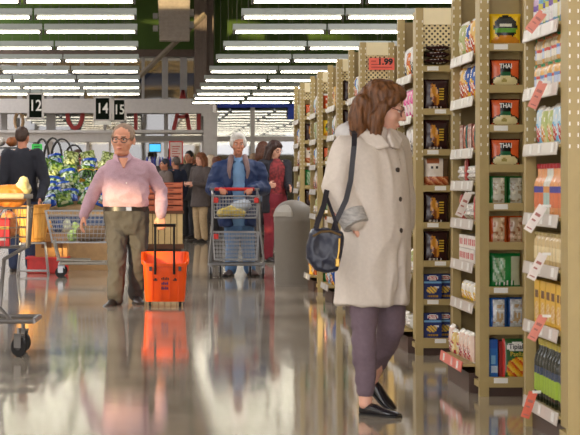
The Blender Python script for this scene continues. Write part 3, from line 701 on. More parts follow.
# farther gondolas
MIX = [['chipblue', 'chipwhite', 'lightblue'], ['chipred', 'chiporange', 'yellow'], ['chipwhite', 'lightblue', 'creambag'], ['greenbig', 'chipgreen'], ['lightblue', 'chipblue', 'clear'], ['pinkbag', 'chipwhite'], ['clear', 'creambag']]
WMIX = {'E': ['dark', 'dark', 'chipgreen', 'chipred', 'dark', 'greenbig', 'dark', 'chiporange'], 'F': ['chipred', 'sun', 'thai', 'dark', 'greenbig', 'bread', 'thai', 'greenbig'], 'G': ['thai', 'dark', 'bread', 'greenbig', 'dark', 'thai', 'chipblue', 'chipred'], 'D': [None, None, 'dark', 'thai', 'dark', 'bread', 'dark', 'thai']}
for q, k in enumerate('DEFG'):
    for i in range(7):
        if k == 'D' and i > 2 : pass
        end_fill(k, YC[k], i, MIX[(i + q) % 7])
    for i, key in enumerate(WMIX[k]):
        if key: wing_fill(k, YC[k], i, [key], start=.057)
need('chipred'); 
# red 1.99 sign on the pegboard
Yd = YC['D']
t = thing('price_sign', 'red 1.99 price sign hung on the pegboard above the coat woman', 'sign', (X(381.5, Yd), Yd - .008, Z(70, Yd)))
w = 12.8 * Yd / F; h = 12 * Yd / F
obj('sign_card', MB().box(-w, w, -.003, .003, 0, h), mat('sign_red', (248, 108, 90), .5), t)
text('lettering', '1.99', .07, M_ink, t, (.03, -.0045, h * .66), bold=.003, sx=1.05)
b = MB()
for k in range(2): b.box(-w + .02, w - .02 - .1 * k, -.0045, -.003, .02 + .022 * k, .026 + .022 * k)
b.box(-w + .02, -w + .06, -.0045, -.003, .07, .078); obj('print', b, mat('sign_red_dark', (170, 50, 44), .5), t)
# dangling shelf tags on the nearest gondola and on the second
def dangler(px, py, Y, L, rot, col, label, rx=.1):
    t = thing('shelf_tag', label, 'price tag', (FX - .035, Y, Z(py, Y)), 0, 'tags jutting from the shelf rails')
    b = MB().box(-.02, .02, -.0015, .0015, -L, 0); o = obj('tag_card', b, col, t); o.rotation_euler = (rx, rot, 0)
    for xe, za, zc in ((.012, .4, .3), (.006, .6, .54), (.012, .9, .86)): obj('print', MB().box(-.012, xe, -.0025, -.0015, -L * za, -L * zc), mat('tag_print', (176, 110, 100), .5), o)
    obj('tag_clip', MB().box(-.004, .034, -.004, .004, -.006, .006), M_card, t)
TP = mat('tag_salmon', (226, 140, 122), .45); TW = mat('tag_white', (236, 226, 220), .45)
dangler(553, 12, 9.75, 0.106, 0.65, TP, 'salmon tag jutting from the top rail of the nearest gondola')
dangler(548, 82, 9.75, 0.125, 0.40, TP, 'salmon tag on the second rail of the nearest gondola')
dangler(552, 206, 9.75, 0.131, 0.55, TW, 'white tag on the rail under the red capped bottles')
dangler(548, 254, 9.75, 0.125, 0.45, TW, 'white tag on the rail under the beige jars')
dangler(546, 316, 9.75, 0.119, 0.45, TP, 'salmon tag on the rail under the yellow boxes')
dangler(526, 392, 10.0, 0.125, 0.30, mat('tag_coral', (226, 110, 84), .45), 'coral tag by the base rail of the oil bottles')
dangler(470, 193, 12.0, 0.138, 0.40, TW, 'white tag on the second gondola beside the dark red pouches')
t = tag(obj('price_flag', MB().box(-.018, .018, -.002, .002, -.1, 0), mat('tag_red', (206, 44, 40), .45), None, False, (FX + .262, YC['A'] - .006, Z(239, YC['A']))), 'small red price flag on the side rack right post', 'price tag')
for n_, (o, used) in list(PROTO.items()):
    if not used:
        for ch in list(o.children_recursive): bpy.data.objects.remove(ch)
        bpy.data.objects.remove(o)
# ---------------------------------------------------------------- trash bin
Yb = 24.5; bx = X(293, Yb)
t = thing('trash_bin', 'tall grey domed trash bin standing by the gondola ends', 'trash bin', (bx, Yb, 0))
MBIN = mat('bin_grey', (140, 134, 126), .5, var=.03)
obj('bin_body', MB().lathe([(.195, 0), (.2, .012), (.212, .70), (.216, .705), (.216, .735), (.205, .735)], 28), MBIN, t, True)
zt = .735
prof = [(.215, zt), (.214, zt + .05)] + [(.212 * math.cos(a), zt + .05 + .165 * math.sin(a)) for a in [k * PI / 2 / 8 for k in range(1, 9)]]
obj('bin_lid', MB().lathe(prof[:-1] + [(.02, zt + .215)], 28), MBIN, t, True)
# arched push flap on the left front of the dome
Mf = Matrix.Rotation(-.62, 4, 'Z')
fl = []
for k in range(9):
    a = PI * k / 8; fl.append((math.cos(a) * .125, math.sin(a) * .135))
obj('push_flap', MB().rings([[Mf @ Vector((x, -.205 + z * .35 * (z / .135), zt + .03 + z)) for x, z in fl], [Mf @ Vector((x * .96, -.225 + z * .38 * (z / .135), zt + .032 + z * .96)) for x, z in fl]]), mat('bin_flap', (168, 162, 152), .4, var=.03), t)
# ---------------------------------------------------------------- orange rolling basket
Yo = 20.45; so = F / Yo
t = thing('rolling_basket', 'bright orange rolling shopping basket pulled by the man in glasses', 'basket', (X(165, Yo), Yo, 0))
MO = mat('orange_plastic', (255, 92, 10), .35, var=.03, sub=.0)
wb, wt, db, dt = .178, .208, .13, .165; zb, zf, zk = .045, .40, .50
b = MB()
def rr(hw, hd, z_f, z_k, n=5, r=.04):
    out = []
    for cx, cy, a0 in ((hw - r, hd - r, 0), (-hw + r, hd - r, PI/2), (-hw + r, -hd + r, PI), (hw - r, -hd + r, 1.5*PI)):
        for k in range(n):
            a = a0 + PI/2 * k / (n - 1); x, y = cx + r*math.cos(a), cy + r*math.sin(a)
            f = min(1, max(0, (y + hd) / (2 * hd))); out.append(Vector((x, y, z_f + (z_k - z_f) * (f ** .5))))
    return out
b.rings([rr(wb, db, zb, zb), rr(wb + .008, db + .01, zb + .03, zb + .03), rr(wt - .004, dt - .004, zf - .03, zk - .03), rr(wt + .012, dt + .012, zf - .028, zk - .028), rr(wt + .014, dt + .014, zf, zk), rr(wt - .006, dt - .006, zf, zk), rr(wt - .012, dt - .012, zf - .04, zk - .04), rr(wb, db, zb + .02, zb + .02)], cap0=True, cap1=True)
obj('basket_shell', b, MO, t, True, angle=.5)
ri = MB()
for x in (-.12, -.04, .04, .12): ri.box(x - .006, x + .006, -.006, .004, 0, .27)
o = obj('rib', ri, MO, t); o.location = (0, -.15, .06); o.rotation_euler = (.10, 0, 0)
hd = MB()
for x in (-.092, .082): hd.tube([(x, -.178, .30), (x, -.182, .60), (x, -.184, Z(226, Yo))], .011, 8)
hd.tube([(-.108, -.184, Z(225, Yo)), (.098, -.184, Z(225, Yo))], .015, 8)
obj('pull_handle', hd, M_black, t, True)
for s in (-1, 1): obj('clip', MB().box(s * .135 - .013, s * .135 + .013, -.178, -.168, .33, .37), M_black, t)
mk = MB(); mk.use(M_black)
for s in (-1, 1): mk.box(s * .09 - .018 - .0, s * .09 + .018, -.003, 0, .0, .012).box(s * .09 - .006, s * .09 + .01, -.003, 0, .012, .024)
for i, x in enumerate((-.03, -.015, .0, .015, .03)): mk.box(x - .005, x + .004, -.003, 0, .008, .032 if i % 2 else .026)
mk.use(mat('mark_purple', (90, 50, 110), .5))
for r_ in (1, 2):
    for i, x in enumerate((-.028, -.012, .006, .022)): mk.box(x - .006, x + .005, -.003, 0, .008 - .045 * r_, .034 - .045 * r_ - .006 * ((i + r_) % 2))
o = obj('printed_mark', mk, None, t); o.location = (0, -.158, .24); o.rotation_euler = (.12, 0, 0)
for sx in (-1, 1):
    for sy in (-1, 1):
        w = MB().tube([(sx * .14 - .012, sy * .09, .028), (sx * .14 + .012, sy * .09, .028)], .028, 12); obj('wheel', w, M_blk, t, True)
# ---------------------------------------------------------------- shopping carts (front looks along -y, handle at +y)
def wire_basket(w0, w1, d0, d1, z0, z1, nx, ny, nz, r=.0035):
    b = MB()
    def P(u, v, f): # u,v in -1..1, f 0 bottom 1 top
        return Vector((u * (w0 + (w1 - w0) * f), v * (d0 + (d1 - d0) * f), z0 + (z1 - z0) * f))
    for k in range(nz + 1):
        f = k / nz; rr_ = r * (2.0 if k in (0, nz) else 1)
        b.tube([P(-1,-1,f), P(1,-1,f), P(1,1,f), P(-1,1,f), P(-1,-1,f)], rr_, 5)
    for i in range(nx + 1):
        u = -1 + 2 * i / nx
        for v in (-1, 1): b.tube([P(u, v, 0), P(u, v, 1)], r, 4)
        b.tube([P(u, -1, 0), P(u, 1, 0)], r, 4)
    for i in range(1, ny):
        v = -1 + 2 * i / ny
        for u in (-1, 1): b.tube([P(u, v, 0), P(u, v, 1)], r, 4)
        b.tube([P(-1, v, 0), P(1, v, 0)], r, 4)
    return b
def caster(t, x, y, rot=0):
    b = MB(); b.box(-.012, -.006, -.03, .03, .06, .15).box(.018, .024, -.03, .03, .06, .15).box(-.012, .024, -.03, .035, .14, .155).tube([(.006, -.0, .15), (.006, 0, .19)], .014, 8)
    o = obj('caster', b, M_steel, t, loc=(x, y, 0), rotz=rot)
    obj('wheel', MB().tube([(-.002, 0, .065), (.014, 0, .065)], .065, 18), M_blk, o, True)
    obj('hub', MB().tube([(-.008, 0, .065), (.02, 0, .065)], .022, 10), M_greyd, o, True)
def make_cart(label, loc, rotz, handle_m=M_red, tiers=2, post_m=M_steel, zb=.17):
    t = thing('shopping_cart', label, 'shopping cart', loc, rotz, 'shopping carts')
    W = .27
    fr = MB()
    for s in (-1, 1):
        if tiers == 3:
            fr.tube([(s * W, .29, 1.06), (s * W, .22, 1.0), (s * (W - .01), .2, .72)], .014, 8)
            fr.tube([(s * (W - .01), .2, .73), (s * (W - .17), .1, .64), (s * (W - .20), .1, .32), (s * (W - .12), .2, zb)], .014, 8)
            fr.tube([(s * W, -.2, 1.0), (s * (W - .02), -.18, .72)], .012, 8)
        elif tiers == 2:
            fr.tube([(s * (W + .055), -.24, zb), (s * (W + .05), -.24, zb + .1), (s * (W + .012), -.19, .62), (s * (W + .005), -.17, .98), (s * (W - .01), -.1, 1.0), (s * W, .12, 1.01), (s * W, .28, 1.05)], .014, 8)
            fr.tube([(s * (W + .02), .24, zb), (s * W, .2, .6), (s * W, .26, 1.03)], .013, 8)
        else:
            fr.tube([(s * (W + .01), .36, zb + .02), (s * (W + .01), .30, .55), (s * (W + .01), .42, 1.0)], .016, 8)
            fr.tube([(s * (W - .02), -.3, zb + .04), (s * (W - .02), .1, zb + .03)], .014, 8)
            fr.tube([(s * (W - .02), -.28, zb + .04), (s * (W - .02), -.34, .45)], .011, 8)
        fr.tube([(s * (W + .05), -.26, zb), (s * (W + .03), .38 if tiers == 1 else .26, zb)], .017, 8)
    fr.tube([(-W - .05, -.26, zb), (W + .05, -.26, zb)], .017, 8).tube([(-W - .03, .26, zb), (W + .03, .26, zb)], .015, 8)
    obj('frame', fr, post_m, t, True)
    if tiers >= 2:
        obj('upper_basket', wire_basket(W - .02, W, .17, .2, .72, .98, 14 if tiers == 2 else 7, 9 if tiers == 2 else 5, 6 if tiers == 2 else 4), M_wire if tiers == 2 else mat('cart_wire_dark', (112, 106, 102), .35, .6), t)
        if tiers == 2: obj('lower_basket', wire_basket(W - .02, W + .005, .2, .22, .22, .55, 14, 9, 7), M_wire, t)
        mg_ = mat('tray_grey', (120, 120, 122), .4, .4); obj('tray_floor', MB().box(-W + .02, W - .02, -.17, .17, .712, .722), mg_, t)
        if tiers == 2: obj('tray_floor', MB().box(-W + .02, W - .02, -.2, .2, .212, .222), mg_, t)
        for s, z in ((-1, .93), (1, .93), (-1, .5))[:3 if tiers == 2 else 0]: obj('corner_clip', MB().rbox(s * (W - .03) - .028, s * (W - .03) + .028, -.235, -.2, z - .03, z + .03, .008), M_red, t)
        obj('handle', MB().tube([(-W + .03, .29, 1.06), (W - .03, .29, 1.06)], .02, 10), handle_m, t, True)
        [obj('handle_end', MB().tube([(s * (W + .03), .29, 1.06), (s * (W - .03), .29, 1.06)], .016, 8), M_steel, t, True) for s in (-1, 1)]
    else:
        obj('upper_basket', wire_basket(W - .06, W, .36, .44, .42, .80, 12, 16, 7), M_wire, t)
        obj('tray_floor', MB().box(-W + .06, W - .06, -.34, .34, .412, .421), M_wire, t)
        obj('handle', MB().tube([(-W - .02, .44, 1.0), (W + .02, .44, 1.0)], .02, 10), handle_m, t, True)
    yb = .38 if tiers == 1 else .24
    for s in (-1, 1): caster(t, s * (W + .04 if tiers < 3 else W - .06), -.25, .9 if tiers == 3 else 0); caster(t, s * (W - .09 if tiers == 2 else W - .06), yb, .9 if tiers == 3 else 0)
    return t
Ye = 26.35
make_cart('two-tier wire shopping cart with red handle pushed by the white haired man', (X(235.5, Ye), Ye, 0), 0)
t = thing('produce_bag', 'yellow produce bag lying in the white haired man\'s cart', 'bag', (X(231, Ye) , Ye - .02, .731))
obj('bag_body', soft('bag_body', MB().caps([((-.12, 0, .045), .045), ((.0, 0, .07), .06), ((.14, 0, .04), .035)]), mat('yellow_film', (226, 200, 96), .3, var=.2, bump=.5), None, .012, 3, .012, (14, 14, 14)).data, None, t)
bpy.data.objects.remove([o for o in C.objects if o.name.startswith('bag_body') and o.parent is None][0])
tag(obj('tote_bag', soft('tote_bag', MB().caps([((-.05, 0, .10), .065), ((.06, 0, .12), .075), ((.02, 0, .055), .045)]), mat('tote_pale', (186, 196, 208), .6, bump=.3), None, .015, 3, .01, (10, 10, 10)).data, None, None, False, (X(240, Ye), Ye + .06, .745)), 'crumpled pale blue bag at the back of the white haired man\'s cart', 'bag')
bpy.data.objects.remove([o for o in C.objects if o.name.startswith('tote_bag') and 'category' not in o][0])
make_cart('wire shopping cart parked sideways beyond the produce shopper\'s hand', (X(82, 26.7), 26.7, 0), -PI/2, M_greyd, 1, mat('cart_pale', (176, 170, 160), .35, .5))
Yn = 14.75
make_cart('near shopping cart cut off by the left edge of the picture', (X(35, Yn) - .30, Yn, 0), PI, M_beige, 3, mat('cart_dark', (128, 124, 122), .35, .6), .235)
def blob(name, pts, m, label, cat, loc, group=None, wr=.006, vox=.01):
    o = soft(name, MB().caps(pts), m, None, vox, 3, wr, (16, 16, 16)); o.location = loc; return tag(o, label, cat, group)
xr = X(35, Yn) - .30
blob('bread_bag', [((-.06, 0, .07), .07), ((.08, 0, .07), .075)], mat('bread_orange', (226, 140, 60), .4, var=.15, bump=.4), 'bag of orange rolls on top of the near cart', 'bag', (X(4, Yn), Yn - .03, .99))
blob('snack_bag', [((-.03, 0, .05), .055), ((.01, 0, .11), .06), ((.02, 0, .17), .03)], mat('snack_cream', (240, 216, 150), .35, var=.3, scale=30, bump=.4), 'cream and yellow bag standing on the near cart by its corner', 'bag', (X(21, Yn), Yn - .02, .99))
b = carton(.1, .19, .09, lambda u, v: (226, 190, 60) if .6 < v < .7 else ((236, 226, 220) if .2 < v < .35 and .3 < u < .8 else (200, 30, 28)), (190, 28, 26), 8, 10)
tag(obj('food_box', b, None, None, False, (X(3, Yn), Yn - .1, .724)), 'red food box in the near cart basket', 'box')
blob('produce_bag', [((-.04, 0, .06), .06), ((.03, 0, .1), .06), ((.02, 0, .17), .05)], mat('peach_film', (232, 150, 96), .35, var=.3, scale=26, bump=.4), 'peach coloured bag inside the near cart basket', 'bag', (X(5, Yn), Yn + .05, .738))
# ---------------------------------------------------------------- bushel basket on a wire stand
Yk = 27.2; kx = X(33, Yk); zb = .40; zt = Z(206, Yk)
t = thing('bushel_basket', 'pale wooden bushel basket beside the man in the dark jacket', 'basket', (kx, Yk, zb))
b = MB(); n = 22; h = zt - zb; mw = [mat('wood_pale', (226, 168, 84), .55, var=.15, scale=30, stretch=(1, 1, .1)), mat('wood_pale_dark', (200, 138, 60), .55, var=.15, scale=30)]
for k in range(n):
    a0, a1 = 2*PI*(k + .06)/n, 2*PI*(k + .94)/n; b.use(mw[1 if k % 4 == 0 else 0])
    rows = []
    for f in (0, .33, .66, 1):
        r0 = .155 + .085 * f; z = h * f
        rows.append([Vector((r*math.cos(a), r*math.sin(a), z)) for a, r in ((a0, r0), (a1, r0), (a1, r0 - .008), (a0, r0 - .008))])
    b.rings(rows)
b.use(mw[1]).lathe([(.15, 0), (.15, .012)], 22)
obj('stave_wall', b, None, t)
for zz, w in ((h - .035, .035), (h * .74, .012), (.02, .025)):
    r0 = .155 + .085 * zz / h; r1 = .155 + .085 * (zz + w) / h
    obj('hoop', MB().lathe([(r0 + .004, zz), (r0 + .011, zz), (r1 + .011, zz + w), (r1 + .004, zz + w), (r0 + .004, zz)], 24, cap=False), mw[1], t, True)
t.rotation_euler = (0, -.06, 0); t.location.z = zb + .012
b = MB()
for s in (-1, 1):
    for q in (-1, 1): b.tube([(s * .15, q * .15, zb - .005), (s * .19, q * .19, 0)], .008, 6)
for z, r in ((zb - .008, .15), (.05, .185)): b.tube([(-r, -r, z), (r, -r, z), (r, r, z), (-r, r, z), (-r, -r, z)], .008, 6)
for k in range(6): b.tube([(-.15 + .06 * k, -.15, zb - .008), (-.15 + .06 * k, .15, zb - .008)], .004, 5)
tag(obj('wire_stand', b, M_wire, None, False, (kx, Yk, 0)), 'low wire stand under the wooden bushel basket', 'stand')
# ---------------------------------------------------------------- produce stand with bagged salads
sx0, sx1, sy0, sy1, sz0, sz1 = -1.36, -.42, 28.6, 30.5, .72, 1.36
t = thing('produce_stand', 'sloping produce stand heaped with bagged salads', 'display stand', (0, 0, 0))
b = MB(); b.rings([[Vector((x, y, z)) for y, z in ((sy0, 0), (sy0, sz0), (sy1, sz1), (sy1, 0))] for x in (sx0, sx1)])
obj('stand_body', b, mat('stand_tan', (186, 150, 104), .6), t)
b = MB(); b.box(sx0 - .01, sx1 + .01, sy0 - .05, sy0 - .002, sz0 - .14, sz0 - .02); obj('front_rail', b, mat('rail_blue', (70, 90, 130), .4), t)
b = MB(); b.box(sx0 - .012, sx0, sy0, sy1, .3, .6); obj('side_trim', b, M_kick, t)
def f_salad(lo, hi, band, band2, b0=.2, b1=.74):
    def f(u, v):
        if v > b1: return band if v < .93 else band2
        if v < b0: return band2 if .25 < u < .7 and v > .07 else band
        k = noise.noise(Vector((u * 6 + lo[0], v * 6, lo[1] * .1)))
        return hi if k > .1 else (lo if k > -.2 else tuple(int(q * .6) for q in lo))
    return f
SB = [('blue and white salad bag', f_salad((70, 96, 60), (150, 170, 150), (22, 62, 150), (150, 170, 196), .3, .6)), ('green salad bag', f_salad((70, 104, 36), (130, 150, 74), (46, 86, 40), (170, 176, 130))), ('pale green lettuce bag', f_salad((116, 130, 66), (172, 180, 120), (96, 120, 52), (190, 190, 160), .12, .85)), ('dark green spinach bag', f_salad((30, 58, 26), (64, 96, 40), (190, 150, 40), (40, 60, 30), .1, .8)), ('clear and blue salad bag', f_salad((110, 120, 110), (170, 170, 160), (30, 76, 160), (150, 120, 90), .16, .7))]
sp = [obj('salad_bag', bag(.25, .26, .12, f, 16, 16, .16, 5 + i * 3, .4), None, None, True) for i, (_, f) in enumerate(SB)]
usedS = set(); rows = 8
for r_ in range(rows):
    f = (r_ + .35) / rows; yy = sy0 + (sy1 - sy0) * f; zz = sz0 + (sz1 - sz0) * f
    nb = 4
    for c_ in range(nb):
        w_ = [[.55,.15,.05,.05,.2],[.5,.15,.1,.05,.2],[.4,.3,.1,.05,.15],[.3,.3,.2,.1,.1],[.15,.35,.3,.15,.05],[.1,.3,.4,.2,0],[.05,.35,.4,.2,0],[.05,.3,.3,.35,0]][r_]
        i = R.choices(range(5), w_)[0]
        o = sp[i] if i not in usedS else copy_tree(sp[i]); usedS.add(i)
        o.location = (sx0 + .1 + (sx1 - sx0 - .2) * (c_ + (.12 if r_ % 2 else -.05)) / (nb - 1 + .1), yy, zz + .118); s_ = R.uniform(.78, .92)
        o.scale = (s_, s_, s_); o.rotation_euler = (-.75 + R.uniform(-.15, .15), R.uniform(-.3, .3), R.uniform(-.35, .35))
        tag(o, '%s in the heap, %s row up, %s from the left' % (SB[i][0], ORD[r_], ORD[c_]), 'bag', 'bagged salads on the produce stand')
for i in range(5):
    if i not in usedS: bpy.data.objects.remove(sp[i])
# clear produce boxes in front of the stand, on a carton and red tray
Yt = 27.78
tag(obj('red_tray', MB().rbox(X(28, Yt), X(68, Yt), Yt - .2, Yt + .3, .0, .2, .02).box(X(28, Yt) - .02, X(68, Yt) + .02, Yt - .22, Yt + .32, .18, .205), mat('tray_red', (206, 40, 34), .4)), 'low red plastic tray on the floor before the produce stand', 'tray')
t = thing('cardboard_box', 'tan cardboard box standing on the red tray', 'box', (0, 0, 0))
obj('carton_body', MB().rbox(X(36, Yt), X(68, Yt), Yt - .17, Yt + .27, .206, .5, .006), mat('cardboard', (186, 136, 78), .7, var=.08), t)
for a_, c_ in ((42, 52), (56, 63)): obj('print', MB().box(X(a_, Yt), X(c_, Yt), Yt - .172, Yt - .17, .32, .4), mat('carton_print', (120, 80, 46), .7), t)
for k, (px, nm, col, w) in enumerate(((47, 'orange and cream bag of oranges', (226, 160, 60), .075), (58.5, 'dark blue bag of greens', (40, 66, 120), .085), (66.5, 'pale bag of sprouts', (196, 200, 170), .06))):
    blob('produce_bag', [((-w * .25, 0, .062), .05), ((w * .25, 0, .07), .052), ((0, 0, .13), .042)], mat('film_%d' % k, col, .3, var=.35, scale=24, bump=.5), nm + ' on the cardboard box', 'bag', (X(px, Yt) , Yt + .05, .503), None, .012)
blob('produce_bag', [((-.03, 0, .07), .06), ((.03, 0, .12), .055), ((0, 0, .2), .03)], mat('film_green', (176, 200, 110), .3, var=.4, scale=30, bump=.5), 'pale green leafy bag in the sideways cart', 'bag', (X(75, 26.7), 26.7, .424), None, .014)
blob('produce_bag', [((-.12, 0, .1), .09), ((.1, 0, .1), .09)], mat('film_brown', (140, 110, 78), .5, var=.2, bump=.3), 'brown sack in the sideways cart', 'bag', (X(92, 26.7), 26.7, .424), None, .012)
# black hoop racks and green price cards behind the heap
for k, (px, w, h_) in enumerate(((42, 7, 21), (53, 9, 22), (62, 11, 21), (74, 9, 15))):
    Yr = 31.2 + .25 * k; b = MB(); z0 = Z(160, Yr); ww = w * Yr / F; hh = h_ * Yr / F
    for dy in (-.1, 0, .1):
        b.tube([(ww * math.cos(a), dy + .0, z0 + hh * math.sin(a)) for a in [PI * q / 14 for q in range(15)]], .012, 6)
    for q in (3, 7, 11): a = PI * q / 14; b.tube([(ww * math.cos(a), -.1, z0 + hh * math.sin(a)), (ww * math.cos(a), .1, z0 + hh * math.sin(a))], .008, 5)
    b.tube([(-ww, 0, z0), (-ww, 0, 0)], .014, 6).tube([(ww, 0, z0), (ww, 0, 0)], .014, 6).tube([(-ww, -.1, z0), (ww, .1, z0)], .01, 5)
    tag(obj('hoop_rack', b, mat('hoop_black', (40, 38, 34), .4), None, True, (X(px, Yr), Yr, 0)), 'black arched hoop rack behind the salad heap, %s from the dark jacket' % ORD[k], 'rack', 'hoop racks behind the produce')
for k, (px, py, w, Yg, lab) in enumerate(((37, 148, 5.2, 30.7, 'bright green price card just right of the dark jacket man'), (57, 160, 6.2, 30.75, 'bright green price card above the top of the salad heap'))):
    t = thing('price_card', lab, 'sign', (X(px, Yg), Yg, 0), 0, 'green price cards over the produce')
    ww = w * Yg / F; obj('card', MB().box(-ww, ww, -.004, .004, Z(py + 4, Yg), Z(py - 4, Yg)), mat('card_green', (70, 214, 96), .5), t)
    for q_ in (0, -2): obj('print', MB().box(-ww * .6, ww * .5, -.006, -.004, Z(py + 1 + q_, Yg), Z(py + q_, Yg)), mat('card_green_dark', (30, 110, 50), .5), t)
    obj('stem', MB().tube([(0, .01, 0), (0, .01, Z(py - 3, Yg))], .008, 6), M_greyd, t)
# bread rack far left
Yq = 30.0
t = thing('bread_rack', 'dark bread rack at the far left edge holding loaves in clear bags', 'rack', (X(6, Yq), Yq, 0))
b = MB()
for s in (-1, 1):
    for q in (-1, 1): b.tube([(s * .17, q * .14, 0), (s * .17, q * .14, Z(118, Yq))], .014, 6)
for z in (.5, 1.1, 1.36, 1.62): b.box(-.18, .18, -.15, .15, z - .02, z)
obj('rack_frame', b, M_greyd, t)
ML_ = mat('loaf_brown', (150, 88, 44), .45, var=.25, scale=20, bump=.3); MW_ = mat('clear_film', (214, 210, 200), .2, var=.25, scale=26, bump=.6)
n = 0
for z in (1.1, 1.36, 1.62):
    for q in (-1, 1):
        m = MW_ if (n == 4) else ML_
        blob('bread_loaf', [((-.02, -.06, .07), .062), ((.01, .05, .075), .064)], m, '%s on the bread rack, %s board up, %s of its pair' % ('white bagged loaf' if n == 4 else 'brown bagged loaf', ORD[n // 2], 'left one' if q < 0 else 'right one'), 'bread', (X(6, Yq) + q * .085, Yq, z + .002), 'loaves on the bread rack'); n += 1
# ---------------------------------------------------------------- crate display behind the orange basket
Yx = 31.5; cx0, cx1 = X(128, Yx), X(183, Yx)
t = thing('crate_table', 'cream slatted crate table carrying stacked terracotta boxes', 'display table', (0, 0, 0))
z1, z0 = Z(211, Yx), Z(246, Yx); b = MB()
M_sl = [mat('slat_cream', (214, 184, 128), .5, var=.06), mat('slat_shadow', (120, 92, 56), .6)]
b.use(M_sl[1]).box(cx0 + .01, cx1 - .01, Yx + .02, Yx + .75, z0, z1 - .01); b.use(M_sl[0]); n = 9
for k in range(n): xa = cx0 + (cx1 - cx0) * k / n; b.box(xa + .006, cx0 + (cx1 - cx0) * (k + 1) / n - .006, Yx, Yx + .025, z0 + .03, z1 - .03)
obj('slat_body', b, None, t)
for za, zc in ((z1 - .04, z1), (z0 - .04, z0 + .03)): obj('rail', MB().box(cx0 - .01, cx1 + .01, Yx - .015, Yx + .77, za, zc), mat('crate_brown', (98, 60, 36), .6), t)
obj('plinth', MB().box(cx0 + .03, cx1 - .03, Yx + .03, Yx + .7, 0, z0 - .04), M_kick, t)
bw = (cx1 - cx0) / 2 - .004; bh = (Z(182, Yx) - z1) / 5
MT = mat('terracotta_card', (198, 108, 74), .6, var=.06); MTd = mat('terracotta_dark', (140, 62, 40), .6)
def make_box():
    t = thing('produce_box', '', 'box')
    b = MB(); b.box(-bw/2, bw/2, 0, .62, 0, bh * .16).box(-bw/2, bw/2, 0, .015, 0, bh * .8).box(-bw/2, bw/2, .605, .62, 0, bh * .8).box(-bw/2, -bw/2 + .015, 0, .62, 0, bh * .97).box(bw/2 - .015, bw/2, 0, .62, 0, bh * .97); obj('box_body', b, MT, t)
    obj('hand_hole', MB().box(-.06, .06, -.002, .001, bh * .45, bh * .66), MTd, t)
    obj('box_lid', MB().box(-bw/2 + .02, bw/2 - .02, .02, .6, bh * .8, bh * .9), MTd, t); return t
bx0 = make_box(); n = 0
for r_ in range(5):
    for c_ in range(2):
        o = bx0 if n == 0 else copy_tree(bx0); n += 1
        o.location = (cx0 + bw / 2 + c_ * (bw + .006), Yx + .05 + .012 * ((r_ + c_) % 2), z1 + .001 + r_ * (bh + .0005))
        o['label'] = 'terracotta produce box on the crate table, %s layer up, %s column' % (ORD[r_], 'left' if c_ == 0 else 'right'); o['group'] = 'stacked terracotta boxes'
pass
stk_ = (obj('box_sticker', MB().box(cx0 + bw + .02, cx0 + bw + .1, Yx + .044, Yx + .048, z1 + 4.3 * bh, z1 + 4.75 * bh), M_card))
bpy.context.view_layer.update(); stk_.parent = o; stk_.matrix_parent_inverse = o.matrix_world.inverted()
# ---------------------------------------------------------------- people: coordinates relative to the feet, x right, y into the picture, z up
SKIN = mat('skin_warm', (224, 160, 130), .5, var=.06, sub=.1); SKIN2 = mat('skin_tan', (196, 132, 104), .5, var=.06, sub=.1); SKIN3 = mat('skin_light', (226, 172, 148), .5, var=.06, sub=.1)
def V3(p): return Vector(p)
def rotz(p, a): return Vector((p[0]*math.cos(a) - p[1]*math.sin(a), p[0]*math.sin(a) + p[1]*math.cos(a), p[2]))
def head_M(c, yaw, pitch=0, roll=0, s=1.0):
    return Matrix.Translation(V3(c)) @ Matrix.Rotation(yaw, 4, 'Z') @ Matrix.Rotation(roll, 4, 'Y') @ Matrix.Rotation(pitch, 4, 'X') @ Matrix.Scale(s, 4)
HWX = [1.0]
def add_head(b, M, fat=0.0):
    """face looks along local -y; origin at ear height; crown .115 up, chin .115 down"""
    s = M.to_scale().x; Rm = M.to_3x3().normalized()
    def E(c, r): b.ell(M @ V3((c[0] * HWX[0], c[1], c[2])), (r[0] * s * HWX[0], r[1] * s, r[2] * s), Rm, 16, 10)
    E((0, .018, .035), (.074, .094, .082)); E((0, -.012, -.02), (.066, .078, .085)); E((0, -.035, -.055), (.055 + fat*.3, .055, .055))
    E((0, -.066, -.094), (.026, .026, .022)); E((.036, -.052, -.028), (.03, .032, .03)); E((-.036, -.052, -.028), (.03, .032, .03))
    b.caps([(M @ V3((-.04, -.078, .028)), .011*s), (M @ V3((0, -.088, .026)), .012*s), (M @ V3((.04, -.078, .028)), .011*s)], 8)
    b.caps([(M @ V3((0, -.092, .018)), .009*s), (M @ V3((0, -.112, -.022)), .013*s)], 8)
    E((.011, -.1, -.028), (.01, .012, .008)); E((-.011, -.1, -.028), (.01, .012, .008))
    E((0, -.091, -.058), (.022, .012, .007)); E((0, -.089, -.068), (.019, .012, .007))
    for q in (-1, 1): E((q * .077, .012, -.01), (.011, .024, .034))
    if fat: E((0, -.03, -.1), (.055, .05, .03))
